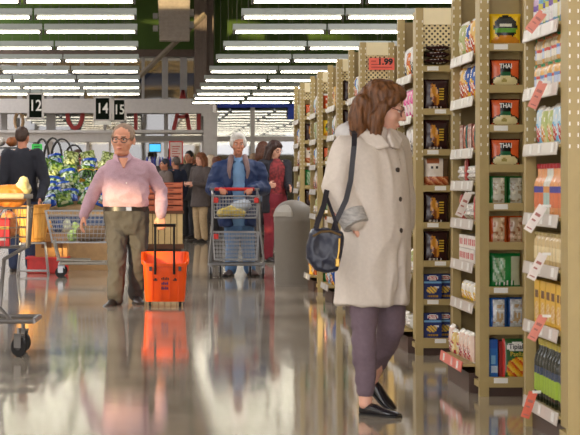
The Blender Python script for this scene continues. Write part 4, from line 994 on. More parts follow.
def face_bits(root, M, glasses=None, brow=(90, 66, 50), lip=(176, 96, 84)):
    s = M.to_scale().x; Rm = M.to_3x3().normalized()
    for q in (-1, 1):
        e = MB(); e.use(M_card); e.ell(M @ V3((q * .031, -.079, .008)), (.013*s, .008*s, .008*s), Rm, 10, 6)
        e.use(M_ink); e.ell(M @ V3((q * .031, -.085, .008)), (.006*s, .005*s, .006*s), Rm, 8, 6); obj('eye', e, None, root, True)
        e = MB(); e.caps([(M @ V3((q * .016, -.093, .03)), .0045*s), (M @ V3((q * .046, -.082, .032)), .004*s)], 6)
        obj('eyebrow', e, mat('brow_%d' % brow[0], brow, .8), root, True)
    e = MB(); e.ell(M @ V3((0, -.1, -.063)), (.02*s, .006*s, .005*s), Rm, 10, 6); obj('mouth', e, mat('lip_%d' % lip[0], lip, .5), root, True)
    if glasses:
        g = MB()
        for q in (-1, 1):
            pts = [M @ V3((q * .034 + .027 * math.cos(a), -.101 + .010 * abs(math.cos(a)), .004 + .019 * math.sin(a))) for a in [2*PI*k/14 for k in range(15)]]
            g.tube(pts, .0032*s, 5); g.tube([M @ V3((q * .06, -.09, .01)), M @ V3((q * .077, 0, .012))], .0025*s, 5)
        g.tube([M @ V3((-.008, -.104, .01)), M @ V3((.008, -.104, .01))], .003*s, 5); obj('glasses', g, glasses, root, True)
def add_hand(b, wrist, d, pn, thumb, curl=.5, s=1.0):
    """palm + four bent fingers + side thumb.  d: finger direction, pn: palm normal (fingers curl towards it), thumb: side vector"""
    w = V3(wrist); d = V3(d).normalized(); pn = V3(pn); pn = (pn - d * pn.dot(d)).normalized(); t = d.cross(pn)
    if t.dot(V3(thumb)) < 0: t = -t
    for k, L in enumerate((.92, 1.0, .94, .76)):
        off = (.030 - .0205 * k) * s; kn = w + d * (.088 * s) + t * off
        b.caps([(w + t * off * .6 + d * .012 * s, .015 * s), (kn, .0118 * s)], 8)
        p = kn; a = curl * .5; q = [(kn, .0105 * s)]
        for l_, r_ in ((.042, .0095), (.026, .0088), (.02, .0075)):
            dd = d * math.cos(a) + pn * math.sin(a); p = p + dd * (l_ * L * s); q.append((p, r_ * s)); a += curl
        b.caps(q, 8)
    p0 = w + d * .025 * s + t * .022 * s; p1 = p0 + (d * .6 + t * .65 + pn * .25).normalized() * .042 * s; p2 = p1 + (d * .85 + t * .2 + pn * (.25 + curl * .3)).normalized() * .032 * s; p3 = p2 + (d * .9 + pn * (.2 + curl * .5)).normalized() * .024 * s
    b.caps([(p0, .016 * s), (p1, .0125 * s), (p2, .0105 * s), (p3, .0085 * s)], 8)
def sect(z, rx, ry, cx=0, cy=0, yaw=0, n=28, e=2.3, notch=None, gap=None, inner=0):
    """one horizontal ring; e: superellipse power"""
    out = []
    for k in range(n):
        a = 2*PI*k/n; c, s_ = math.cos(a), math.sin(a)
        r = (abs(c) ** e + abs(s_) ** e) ** (-1/e); f = 1.0
        if notch:
            da = abs((a - notch[0] + PI) % (2*PI) - PI)
            if da < notch[1]: f = notch[2]
        p = Vector((rx * r * c * f, ry * r * s_ * f, 0)); p = rotz(p, yaw); out.append(Vector((cx + p.x, cy + p.y, z)))
    return out
def lerp_secs(secs, m=4):
    """secs: (z,rx,ry,cx,cy); smooth resample"""
    out = []
    for i in range(len(secs) - 1):
        p0 = secs[max(0, i-1)]; p1 = secs[i]; p2 = secs[i+1]; p3 = secs[min(len(secs)-1, i+2)]
        for k in range(m):
            t = k / m
            out.append(tuple(.5*((2*b_) + (-a_ + c_)*t + (2*a_ - 5*b_ + 4*c_ - d_)*t*t + (-a_ + 3*b_ - 3*c_ + d_)*t**3) for a_, b_, c_, d_ in zip(p0, p1, p2, p3)))
    out.append(secs[-1]); return out
def torso(b, secs, yaw=0, grow=0, **kw):
    b.rings([sect(s[0], s[1] + grow, s[2] + grow, s[3] if len(s) > 3 else 0, s[4] if len(s) > 4 else 0, yaw, **kw) for s in lerp_secs([tuple(list(q) + [0] * (5 - len(q))) for q in secs])])
def shell(b, secs, yaw, a0, a1, th, n=40):
    """open-fronted garment wall: ring from angle a0 to a1 (0 = local +x, front is -pi/2)"""
    rs = []
    for s in lerp_secs([tuple(list(q) + [0] * (5 - len(q))) for q in secs]):
        z, rx, ry, cx, cy = s[:5]; ring = []
        w0, w1 = (a0(z), a1(z)) if callable(a0) else (a0, a1)
        for side, g in ((0, 0), (1, -th)):
            pts = []
            for k in range(n + 1):
                a = w0 + (w1 - w0) * k / n; c, s_ = math.cos(a), math.sin(a); r = (abs(c) ** 2.3 + abs(s_) ** 2.3) ** (-1/2.3)
                p = rotz(((rx + g) * r * c, (ry + g) * r * s_, 0), yaw); pts.append(Vector((cx + p.x, cy + p.y, z)))
            ring += pts if side == 0 else pts[::-1]
        rs.append(ring)
    b.rings(rs)
def shoe(name, root, heel, yaw, m, s=1.0, pitch=0, sole=None):
    """heel point on the ground; the toe points along yaw (0 = towards the camera)"""
    M = Matrix.Translation(V3(heel)) @ Matrix.Rotation(yaw, 4, 'Z') @ Matrix.Rotation(pitch, 4, 'X') @ Matrix.Scale(s, 4)
    rs = []
    for y, hw, zt, zb in ((.03, .022, .055, .012), (.02, .032, .075, .004), (-.02, .036, .08, 0), (-.08, .036, .07, 0), (-.14, .044, .05, 0), (-.19, .046, .042, .002), (-.235, .036, .034, .006), (-.258, .018, .026, .012)):
        rs.append([Vector((hw * math.cos(a), y, (zt + zb)/2 + (zt - zb)/2 * (math.sin(a) if math.sin(a) > 0 else max(-1, 1.5*math.sin(a))))) for a in [2*PI*k/14 for k in range(14)]])
    b = MB(); b.rings(rs, M=M); o = obj(name, b, m, root, True)
    b = MB(); b.rings([[Vector((x, y, z)) for x, y in ((.036,.02),(.039,-.08),(.048,-.17),(.034,-.25),(-.034,-.25),(-.048,-.17),(-.039,-.08),(-.036,.02))] for z in (0, .012)], M=M); obj('sole', b, sole or M_ink, o)
    return o
def std(h, yaw, hands='rest', w=1.0):
    """default standing joints for a figure of height h facing yaw"""
    J = dict(head=(0, 0, .935*h), neck=(0, .01*h, .85*h), chest=(0, 0, .74*h),
             shl=(-.112*h*w, .01*h, .812*h), shr=(.112*h*w, .01*h, .812*h), ell=(-.14*h*w, .03*h, .635*h), elr=(.14*h*w, .03*h, .635*h), wrl=(-.145*h*w, -.03*h, .495*h), wrr=(.145*h*w, -.03*h, .495*h),
             hil=(-.052*h, 0, .52*h), hir=(.052*h, 0, .52*h), knl=(-.056*h, -.01*h, .28*h), knr=(.056*h, -.01*h, .28*h), anl=(-.058*h, .012*h, .045*h), anr=(.058*h, .012*h, .045*h))
    if hands == 'front':
        J.update(ell=(-.15*h*w, -.01*h, .65*h), elr=(.15*h*w, -.01*h, .65*h), wrl=(-.07*h, -.15*h, .66*h), wrr=(.07*h, -.15*h, .66*h))
    return {k: tuple(rotz(v, yaw)) for k, v in J.items()}
def make_body(root, J, M, h, skin, voxel, fat=0, hl=None, hr=None, girth=1.0):
    b = MB(); k = h / 1.72; add_head(b, M, fat)
    hc = M @ V3((0, .012, -.05)); nk = V3(J['neck'])
    b.caps([(hc, .052 * k), (nk, .057 * k)]); 
    ch = V3(J['chest']); pl = (V3(J['hil']) + V3(J['hir'])) / 2
    b.caps([(nk, .06*k), (ch + V3((0, 0, .02)), .1*k*girth), ((ch + pl) / 2, .1*k*girth), (pl + V3((0, 0, .03)), .11*k*girth)])
    for a in 'lr':
        b.caps([(nk - V3((0, 0, .03)), .05*k), (J['sh'+a], .046*k), (J['el'+a], .036*k), (J['wr'+a], .025*k)])
        b.caps([(J['hi'+a], .085*k*girth), (J['kn'+a], .052*k), ((V3(J['kn'+a])*.7 + V3(J['an'+a])*.3), .05*k), (J['an'+a], .035*k)])
        an = V3(J['an'+a]); b.ell(an - V3((0, 0, .015)), .036*k)
    for a, hd in (('l', hl), ('r', hr)):
        wr = V3(J['wr'+a])
        dflt = dict(d=(wr - V3(J['el'+a])), pn=(1 if a == 'l' else -1, 0, 0), thumb=(0, -1, 0), curl=.35)
        q = dict(dflt); q.update(hd or {}); add_hand(b, wr, q['d'], q['pn'], q['thumb'], q['curl'], k)
    return soft('body', b, skin, root, voxel, 2)
def hair_short(root, M, m, voxel=.01, back=.03, wr=.004, side=True, top=.004):
    s = M.to_scale().x; Rm = M.to_3x3().normalized(); b = MB()
    def E(c, r): b.ell(M @ V3((c[0] * HWX[0], c[1], c[2])), (r[0] * s * HWX[0], r[1] * s, r[2] * s), Rm, 16, 10)
    E((0, .028 - top, .048 + top * .6), (.079, .093, .079)); E((0, .05, .01), (.074, .07, .075))
    if side:
        for q in (-1, 1): E((q * .066, .0, .022), (.016, .035, .035))
    return soft('hair', b, m, root, voxel, 2, wr, (40, 40, 40))
def hair_long(root, M, m, length=.2, voxel=.012, wr=.008, w=1.0, wide=.02):
    s = M.to_scale().x; Rm = M.to_3x3().normalized(); b = MB()
    def E(c, r): b.ell(M @ V3((c[0] * HWX[0], c[1], c[2])), (r[0] * s * HWX[0], r[1] * s, r[2] * s), Rm, 16, 10)
    E((0, .028, .05), (.088*w, .1, .085)); E((0, .045, 0), (.09*w, .085, .1)); E((0, .0, .085), (.066, .085, .05))
    for q in (-1, 1):
        b.caps([(M @ V3((q * .062*w, -.03, .06)), .03*s), (M @ V3((q * .078*w, .005, -.02)), .036*s), (M @ V3((q * (.072*w + wide), .01, -.05 - length*.4)), .04*s), (M @ V3((q * (.068*w + wide), .0, -.05 - length * .8)), .034*s)], 10)
    b.caps([(M @ V3((0, .08, 0)), .06*s), (M @ V3((0, .075, -.05 - length*.45)), .066*s), (M @ V3((0, .07, -.04 - length*.85)), .05*s)], 12)
    for q in (-.5, .5): b.caps([(M @ V3((q * .08, .085, 0)), .05*s), (M @ V3((q * .12, .07, -.04 - length*.8)), .045*s)], 10)
    return soft('hair', b, m, root, voxel, 2, wr, (30, 30, 9))
# ================================================================ man in pink shirt
Y1 = 20.7; s1 = F / Y1; x1 = 126
def p1(px, py, dy=0): return ((px - x1) / s1, dy, CAMH - (py - HY) / s1)
t = thing('person', 'person in pink shirt and glasses walking forward, pulling the orange rolling basket', 'person', (X(x1, Y1), Y1, 0))
J = dict(neck=p1(124, 158, .03), chest=p1(126, 180, .0), shl=p1(105.5, 171, .02), shr=p1(147.5, 168, .02), ell=p1(93, 194, .03), elr=p1(162, 193, .06), wrl=p1(84, 215, -.05), wrr=p1(160.5, 214.5, -.15),
         hil=p1(117, 216), hir=p1(137, 216), knl=p1(117, 260, -.14), knr=p1(138, 259, -.02), anl=p1(115.5, 296, -.12), anr=p1(136, 294, .14))
HWX[0] = 1.12; M = head_M(p1(123, 139.6, -.03), -.28, .10, .03, 1.2)
make_body(t, J, M, 1.76, SKIN, .0075, .02, dict(d=(-.25, -.25, -1), pn=(1, .2, 0), thumb=(0, -1, 0), curl=.45), dict(d=(.08, -.15, -1), pn=(0, 1, -.1), thumb=(-1, 0, 0), curl=.95))
face_bits(t, M, M_black, (150, 120, 96), (178, 96, 84))
hair_short(t, M, mat('hair_sandy_grey', (150, 126, 106), .7, var=.3, scale=60), .009, wr=.003, top=-.002)
b = MB(); M_shirt = mat('shirt_pink', (192, 156, 168), .75, var=.07, scale=90, bump=.1)
secs = [(p1(0,208)[2], .2, .148, .0, -.005), (p1(0,204)[2], .212, .158, .0, -.01), (p1(0,196)[2], .215, .165, .0, -.02), (p1(0,182)[2], .21, .15, .0, 0), (p1(0,170)[2], .215, .135, .0, .01), (p1(0,163)[2], .19, .10, 0, .02), (p1(0,158)[2], .1, .085, -.015, .02), (p1(0,155.5)[2], .075, .075, -.02, .015)]
torso(b, secs)
for a in 'lr':
    sh, el, wr = V3(J['sh'+a]), V3(J['el'+a]), V3(J['wr'+a])
    b.caps([(sh * .6 + V3(J['neck']) * .4 - V3((0, 0, .03)), .07), (sh - V3((0, 0, .012)), .072), (sh*.5 + el*.5, .066), (el, .058), (el*.5 + wr*.5, .053), (wr, .042)])
sh_o = soft('shirt', b, M_shirt, t, .011, 3, .011, (7, 7, 9))
# open collar: two flaps and the skin wedge of the open neck
b = MB()
for q in (-1, 1):
    c = V3(p1(122.5, 156.5, -.05)); b.rings([[c + V3(v) for v in pts] for pts in ([(q*.02, -.045, -.05), (q*.075, -.0, -.005), (q*.07, .06, .03), (q*.06, .05, .035), (q*.05, -.03, .015)], [(q*.028, -.062, -.06), (q*.09, -.02, -.02), (q*.085, .06, .015), (q*.066, .06, .04), (q*.055, -.04, .02)])])
obj('collar', b, mat('shirt_collar', (204, 164, 178), .7), t, True)
b = MB(); b.poly([(-.045, 0), (.045, 0), (.01, -.095), (-.004, -.095)], -.012, .012); o = obj('open_neck', b, SKIN, t); o.location = p1(123.5, 158.5, -.108); o.rotation_euler = (-.42, 0, 0)
b = MB()
for py in (174, 183, 192, 201):
    b.ell(p1(126.5, py, -.165 if py > 178 else -.14), (.006, .006, .006), None, 8, 6)
obj('button', b, M_card, t, True)
b = MB(); 
for py in (171, 180, 190, 203): pass
b.rings([sect(p1(0, y)[2], .213, .158, 0, -.01) for y in (210.8, 206.4)]); obj('belt', b, mat('belt_black', (30, 26, 26), .35), t, True)
obj('belt_buckle', MB().rbox(-.028, .028, -.008, .008, -.02, .02, .005), M_steel, t, loc=p1(129, 208.6, -.171))
b = MB(); secs = [(p1(0,234)[2], .17, .12, .01, 0), (p1(0,222)[2], .2, .14, .005, 0), (p1(0,208)[2], .208, .152, 0, -.005)]; torso(b, secs)
for a in 'lr':
    hi, kn, an = V3(J['hi'+a]), V3(J['kn'+a]), V3(J['an'+a])
    b.caps([(hi - V3((0, 0, .04)), .11), (hi*.5 + kn*.5, .098), (kn, .082), (kn*.5 + an*.5, .076), (an + V3((0, 0, .03)), .074), (an - V3((0, -.01, .02)), .07)])
soft('trousers', b, mat('trouser_grey', (74, 71, 68), .85, var=.12, scale=120, bump=.15), t, .010, 2, .012, (9, 9, 8))
shoe('shoe', t, p1(113.5, 307, -.12), .22 - .45, mat('shoe_dark', (38, 32, 32), .4), 1.1); o = shoe('shoe', t, p1(136, 304.5, .17), .15, mat('shoe_dark', (38, 32, 32), .4), 1.1, .0)
HWX[0] = 1.0
# ================================================================ woman in cream coat
Y2 = 11.0; s2 = F / Y2; x2 = 370
def p2(px, py, dy=0): return ((px - x2) / s2, dy, CAMH - (py - HY) / s2)
t = thing('person', 'person in a long cream coat with brown hair looking into the shelves', 'person', (X(x2, Y2), Y2, 0))
TY = .75
J = dict(neck=p2(375, 126, .02), chest=p2(374, 160, .0), shl=p2(346, 151, -.06), shr=p2(396, 146, .12), ell=p2(336, 186, -.1), elr=p2(402, 188, .16), wrl=p2(351, 221, -.17), wrr=p2(407, 224, .12),
         hil=p2(362, 250, -.03), hir=p2(388, 262, .05), knl=p2(362, 330, -.1), knr=p2(393, 328, .08), anl=p2(363.5, 398, -.1), anr=p2(377.5, 386, .3))
M = head_M(p2(384, 108, .0), 1.42, .32, 0, 1.0)
make_body(t, J, M, 1.67, SKIN3, .0065, 0, dict(d=(.15, 1.0, -.7), pn=(1, .1, 0), thumb=(.3, -1, 0), curl=.4), dict(d=(.1, -.1, -1), pn=(-1, 0, 0), thumb=(0, -1, 0), curl=.4), .85)
face_bits(t, M, mat('glasses_brown', (110, 56, 40), .4), (120, 80, 56), (186, 80, 84))
# chin-length loose hair, open at the face side
s_ = 1.0; Rm = M.to_3x3().normalized(); b = MB()
def E(c, r): b.ell(M @ V3(c), r, Rm, 18, 11)
E((0, .03, .05), (.088, .098, .082)); E((0, .05, .0), (.098, .095, .11)); E((0, .0, .088), (.064, .082, .048)); E((0, .06, -.075), (.105, .09, .075))
b.caps([(M @ V3((-.058, -.05, .072)), .022), (M @ V3((-.082, .0, .012)), .026), (M @ V3((-.092, .012, -.06)), .032), (M @ V3((-.09, .0, -.13)), .03), (M @ V3((-.082, -.015, -.2)), .022)], 10)
b.caps([(M @ V3((.06, -.05, .065)), .022), (M @ V3((.082, -.03, .0)), .028), (M @ V3((.09, -.025, -.06)), .034), (M @ V3((.085, -.035, -.13)), .028)], 10)
for q, l in ((-.07, -.175), (-.02, -.15), (.03, -.165), (.075, -.16)): b.caps([(M @ V3((q, .1, -.02)), .05), (M @ V3((q * 1.25, .1, -.09)), .046), (M @ V3((q * 1.35, .075, l)), .028)], 10)
soft('hair', b, mat('hair_chestnut', (106, 66, 34), .5, var=.55, scale=14, bump=.6, stretch=(5, 5, 1.2)), t, .0075, 1, .010, (30, 30, 5))
M_coat = mat('coat_cream', (214, 202, 190), .7, var=.04, scale=60, bump=.05)
b = MB()
zz = lambda y: CAMH - (y - HY) / s2
def cx(px): return (px - x2) / s2
secs = [(zz(304), .19, .165, cx(371), .0), (zz(280), .19, .16, cx(372.5), 0), (zz(250), .19, .155, cx(374), 0), (zz(225), .185, .15, cx(375), 0), (zz(200), .18, .142, cx(375.5), 0), (zz(175), .186, .142, cx(374), 0), (zz(155), .188, .135, cx(371.5), .0), (zz(142), .155, .115, cx(371), .02), (zz(133), .11, .09, cx(373), .02), (zz(127), .08, .075, cx(373), .02)]
fr = -PI/2 + .12
ll = lerp_secs([tuple(list(q) + [0] * (5 - len(q))) for q in secs])
rs = []
for s in ll:
    k = max(0, min(1, (zz(238) - s[0]) / .3)); f = 1 - .55 * k
    rs.append(sect(s[0], s[1], s[2], s[3], s[4], TY, 64, 2.2, notch=(fr, .02 + .12 * k, f) if k > 0.02 else None))
b.rings(rs)
for a in 'lr':
    sh, el, wr = V3(J['sh'+a]), V3(J['el'+a]), V3(J['wr'+a])
    b.caps([(sh*.6 + V3(J['neck'])*.4 - V3((0, 0, .05)), .075), (sh, .078), (sh*.5 + el*.5, .078), (el, .074), (el*.45 + wr*.55, .068), (wr + V3((0, 0, .01)), .056)])
soft('coat', b, M_coat, t, .009, 3, .011, (7.5, 7.5, 2.6))
# hood lying on the back, collar, cuffs, buttons
b = MB(); b.caps([(p2(352, 136, .0), .045), (p2(347, 133, .09), .05), (p2(358, 130, .16), .055), (p2(374, 131, .17), .05)]); b.caps([(p2(352, 136, .0), .04), (p2(364, 143, -.08), .03)])
soft('hood', b, mat('coat_hood', (206, 202, 200), .7, var=.05), t, .009, 3, .006, (9, 9, 9))
def flap(pts, th=.012):
    b = MB(); P = [V3(p2(*q)) for q in pts]; nn = V3((.45, -.85, .15)).normalized(); b.rings([[p - nn * th for p in P], [p + nn * th for p in P]]); return b
fl_ = flap([(357, 124, -.01), (368, 131, -.075), (380, 138, -.11), (386, 147, -.135), (374, 150, -.15), (362, 143, -.125), (351, 133, -.075)], .014)
soft('collar', fl_, M_coat, t, .007, 2, .004, (12, 12, 12))
fl_ = flap([(388, 128, -.03), (396, 132, .0), (401, 141, -.04), (396, 150, -.1), (388, 147, -.13), (386, 137, -.1)], .013)
soft('collar', fl_, M_coat, t, .007, 2, .004, (12, 12, 12))
b = MB(); b.caps([(p2(357, 127, .04), .035), (p2(362, 128, .1), .04), (p2(376, 128, .12), .04), (p2(390, 129, .07), .03)]); soft('collar', b, M_coat, t, .008, 2)
b = MB(); wr, el = V3(J['wrl']), V3(J['ell']); d = (wr - el).normalized()
b.tube([wr - d * .055, wr - d * .05, wr + d * .022, wr + d * .024], [.062, .073, .067, .05], 18); obj('cuff', b, mat('cuff_grey', (176, 172, 168), .7, var=.35, scale=34, stretch=(1, 1, 3)), t, True)
b = MB(); n = V3((math.sin(TY + .12), -math.cos(TY + .12), 0))
def coat_pt(py, da=0.0):
    z = zz(py); q = min(ll, key=lambda s: abs(s[0] - z)); k = round((fr + da) % (2*PI) / (2*PI) * 512) % 512
    p = sect(q[0], q[1], q[2], q[3], q[4], TY, 512, 2.2)[k]; return Vector((p.x, p.y, z))
for py in (147, 170, 199, 230):
    p = coat_pt(py, -.06); b.tube([p - n * .004, p + n * .012], .0125, 12)
obj('button', b, mat('button_brown', (44, 30, 28), .35), t, True)
b = MB(); b.tube([coat_pt(py, .12) + n * .003 for py in (146, 160, 175, 190, 205, 220, 236)], .004, 5); obj('coat_seam', b, mat('coat_seam', (176, 158, 140), .8), t)
b = MB()
hi, kn, an = V3(J['hil']), V3(J['knl']), V3(J['anl']); b.caps([(hi, .09), (hi*.4 + kn*.6, .074), (kn, .061), (kn*.6 + an*.4, .06), (an + V3((0, 0, .05)), .043)])
hi, kn, an = V3(J['hir']), V3(J['knr']), V3(J['anr']); b.caps([(hi, .085), (hi*.4 + kn*.6, .08), (kn, .068), (kn*.6 + an*.4, .058), (an + V3((0, 0, .04)), .042)])
soft('trousers', b, mat('trouser_mauve', (112, 94, 104), .8, var=.08, scale=60), t, .009, 3, .006, (9, 9, 11))
ms = mat('loafer_black', (22, 20, 26), .22, coat=.4)
shoe('shoe', t, (p2(363, 0)[0], -.09, 0), .85, ms, .82)
shoe('shoe', t, p2(375, 393, .33), .75, ms, .82, .62)
# ---- shoulder bag
t = thing('handbag', 'dark navy leather shoulder bag hanging at the cream coat woman\'s hip', 'bag', (X(325, Y2 - .29), Y2 - .29, 0))
Yg = Y2 - .29; sg = F / Yg
def pg(px, py, dy=0): return ((px - 325) / sg, dy, CAMH - (py - HY) / sg)
out = [(314, 229), (326, 229), (341, 233), (342.5, 238), (341, 252), (337, 269), (329, 272.5), (316, 269), (306.5, 258), (307, 246), (311, 233)]
b = MB(); c = V3(pg(325, 250))
for sc, dy in ((1, .0),):
    rings_ = []
    for f, dy in ((.9, -.05), (1.0, -.036), (1.02, 0), (1.0, .036), (.9, .05)):
        rings_.append([c + (V3(pg(px, py)) - c) * f + V3((0, dy, 0)) for px, py in out])
    b.rings(rings_)
m_bag = mat('leather_navy', (34, 38, 56), .38, var=.15, bump=.25)
soft('bag_body', b, m_bag, t, .006, 1, .007, (14, 14, 10))
b = MB(); b.tube([V3(pg(px, py, -.06)) for px, py in ((312, 236), (320, 231.5), (330, 231), (340, 235))], .006, 6); obj('zip', b, mat('zip_bronze', (128, 104, 70), .35, .6), t, True)
b = MB(); b.tube([V3(pg(px, py, -.056)) for px, py in ((338.5, 238), (338, 250), (335.5, 266))], .005, 6).rbox(.045, .065, -.068, -.05, pg(0, 266)[2], pg(0, 258)[2], .003); obj('clasp', b, mat('brass', (176, 140, 70), .3, .8), t)
b = MB()
def strap(pts, w=.013, th=.004):
    rs = []
    for i, (px, py, dy) in enumerate(pts):
        p = V3(pg(px, py, dy)); q = V3(pg(*pts[min(i+1, len(pts)-1)])); r = V3(pg(*pts[max(0, i-1)])); d = (q - r).normalized(); sx_ = d.cross(V3((0, -1, 0))).normalized()
        rs.append([p + sx_ * w + V3((0, -th, 0)), p - sx_ * w + V3((0, -th, 0)), p - sx_ * w + V3((0, th, 0)), p + sx_ * w + V3((0, th, 0))])
    b.rings(rs)
strap([(356, 128, .25), (356.5, 133, .10), (355, 146, .045), (353.5, 160, .045), (351.5, 180, .04), (347, 200, .05), (337, 221, .05), (333, 232, .0)])
strap([(329, 190, .12), (325, 205, .06), (318, 222, .02), (315, 232, .0)]); strap([(329, 198, .12), (334, 215, .05), (338, 231, 0)], .008)
obj('strap', b, mat('strap_dark', (36, 32, 40), .5), t)
# ================================================================ elder with the cart
Y3 = 26.95; s3 = F / Y3; x3 = 238
def p3(px, py, dy=0): return ((px - x3) / s3, dy, CAMH - (py - HY) / s3)
t = thing('person', 'person with white hair in a blue jacket pushing the wire cart', 'person', (X(x3, Y3), Y3, 0))
J = dict(neck=p3(238, 158, .04), chest=p3(238, 176), shl=p3(219, 167, .03), shr=p3(258, 167, .03), ell=p3(213, 189, .02), elr=p3(263.5, 188, .02), wrl=p3(220, 189, -.27), wrr=p3(249.5, 189, -.27),
         hil=p3(232, 222, .04), hir=p3(246, 222, .04), knl=p3(232, 246, -.02), knr=p3(248, 246, .04), anl=p3(231, 270, -.05), anr=p3(250, 270, .05))
M = head_M(p3(238, 144.5, -.03), .05, .1, 0, 1.06)
make_body(t, J, M, 1.78, SKIN2, .0085, 0, dict(d=(.2, -1, -.1), pn=(0, -.2, -1), thumb=(1, 0, 0), curl=.8), dict(d=(-.2, -1, -.1), pn=(0, -.2, -1), thumb=(-1, 0, 0), curl=.8))
face_bits(t, M, None, (120, 100, 90), (150, 90, 80))
b = MB(); Rm = M.to_3x3().normalized(); s_ = 1.06
for c, r in (((0, .03, .055), (.086, .095, .082)), ((0, .05, .01), (.084, .075, .08)), ((-.074, .0, .02), (.024, .04, .05)), ((.074, .0, .02), (.024, .04, .05)), ((0, -.02, .1), (.06, .06, .03))): b.ell(M @ V3(c), tuple(q*s_ for q in r), Rm, 16, 10)
soft('hair', b, mat('hair_white', (214, 210, 204), .7, var=.15, scale=50, bump=.3), t, .01, 2, .006, (26, 26, 26))
b = MB(); torso(b, [(p3(0,226)[2], .17, .12, 0, .03), (p3(0,200)[2], .175, .13, 0, .02), (p3(0,176)[2], .175, .125, 0, .01), (p3(0,164)[2], .13, .1, 0, .03), (p3(0,158)[2], .07, .07, 0, .03)])
soft('shirt', b, mat('shirt_sky', (124, 164, 206), .7, var=.06), t, .012, 3, .006)
b = MB()
for q in (-1, 1): b.caps([(p3(238 + q*3, 161, -.075), .016), (p3(238 + q*4.5, 156.5, -.02), .018)])
soft('collar', b, mat('shirt_sky', (120, 166, 214)), t, .008, 1)
b = MB(); secs = [(p3(0,226)[2], .235, .17, 0, .03), (p3(0,205)[2], .245, .18, 0, .02), (p3(0,185)[2], .245, .175, 0, .015), (p3(0,170)[2], .235, .15, 0, .02), (p3(0,162)[2], .16, .12, 0, .03), (p3(0,157)[2], .095, .09, 0, .035)]
shell(b, secs, 0, lambda z: -PI/2 + .42, lambda z: 1.5*PI - .36, .05)
for a in 'lr':
    sh, el, wr = V3(J['sh'+a]), V3(J['el'+a]), V3(J['wr'+a]); b.caps([(sh*.65 + V3(J['neck'])*.35 - V3((0, 0, .04)), .085), (sh - V3((0, 0, .02)), .088), (sh*.5 + el*.5, .09), (el, .088), (el*.5 + wr*.5, .078), (wr + V3((0, .035, 0)), .056)])
soft('jacket', b, mat('jacket_blue', (24, 48, 94), .6, var=.1, scale=20), t, .013, 3, .014, (7, 7, 8))
b = MB()
for q in (-1, 1): b.caps([(p3(238 + q*6.5, 157, -.02), .035), (p3(238 + q*8, 162, -.12), .034), (p3(238 + q*9.5, 171, -.155), .026), (p3(238 + q*8.5, 178, -.16), .012)])
soft('lapel', b, mat('lapel_taupe', (136, 112, 110), .8, var=.08), t, .011, 2, .003)
b = MB(); torso(b, [(p3(0,236)[2], .15, .11, .01, .04), (p3(0,222)[2], .18, .13, 0, .04), (p3(0,212)[2], .175, .125, 0, .04)])
for a in 'lr':
    hi, kn, an = V3(J['hi'+a]), V3(J['kn'+a]), V3(J['an'+a]); b.caps([(hi - V3((0, 0, .03)), .1), (hi*.5 + kn*.5, .092), (kn, .08), (an + V3((0, 0, .02)), .072)])
soft('jeans', b, mat('denim_blue', (96, 132, 176), .8, var=.15, scale=40), t, .013, 3, .008)
mb_ = mat('shoe_brown', (74, 52, 40), .5); shoe('shoe', t, (p3(231, 0)[0], -.03, .0), -.3, mb_, 1.1); shoe('shoe', t, (p3(250.5, 0)[0], .06, .0), .25, mb_, 1.1)
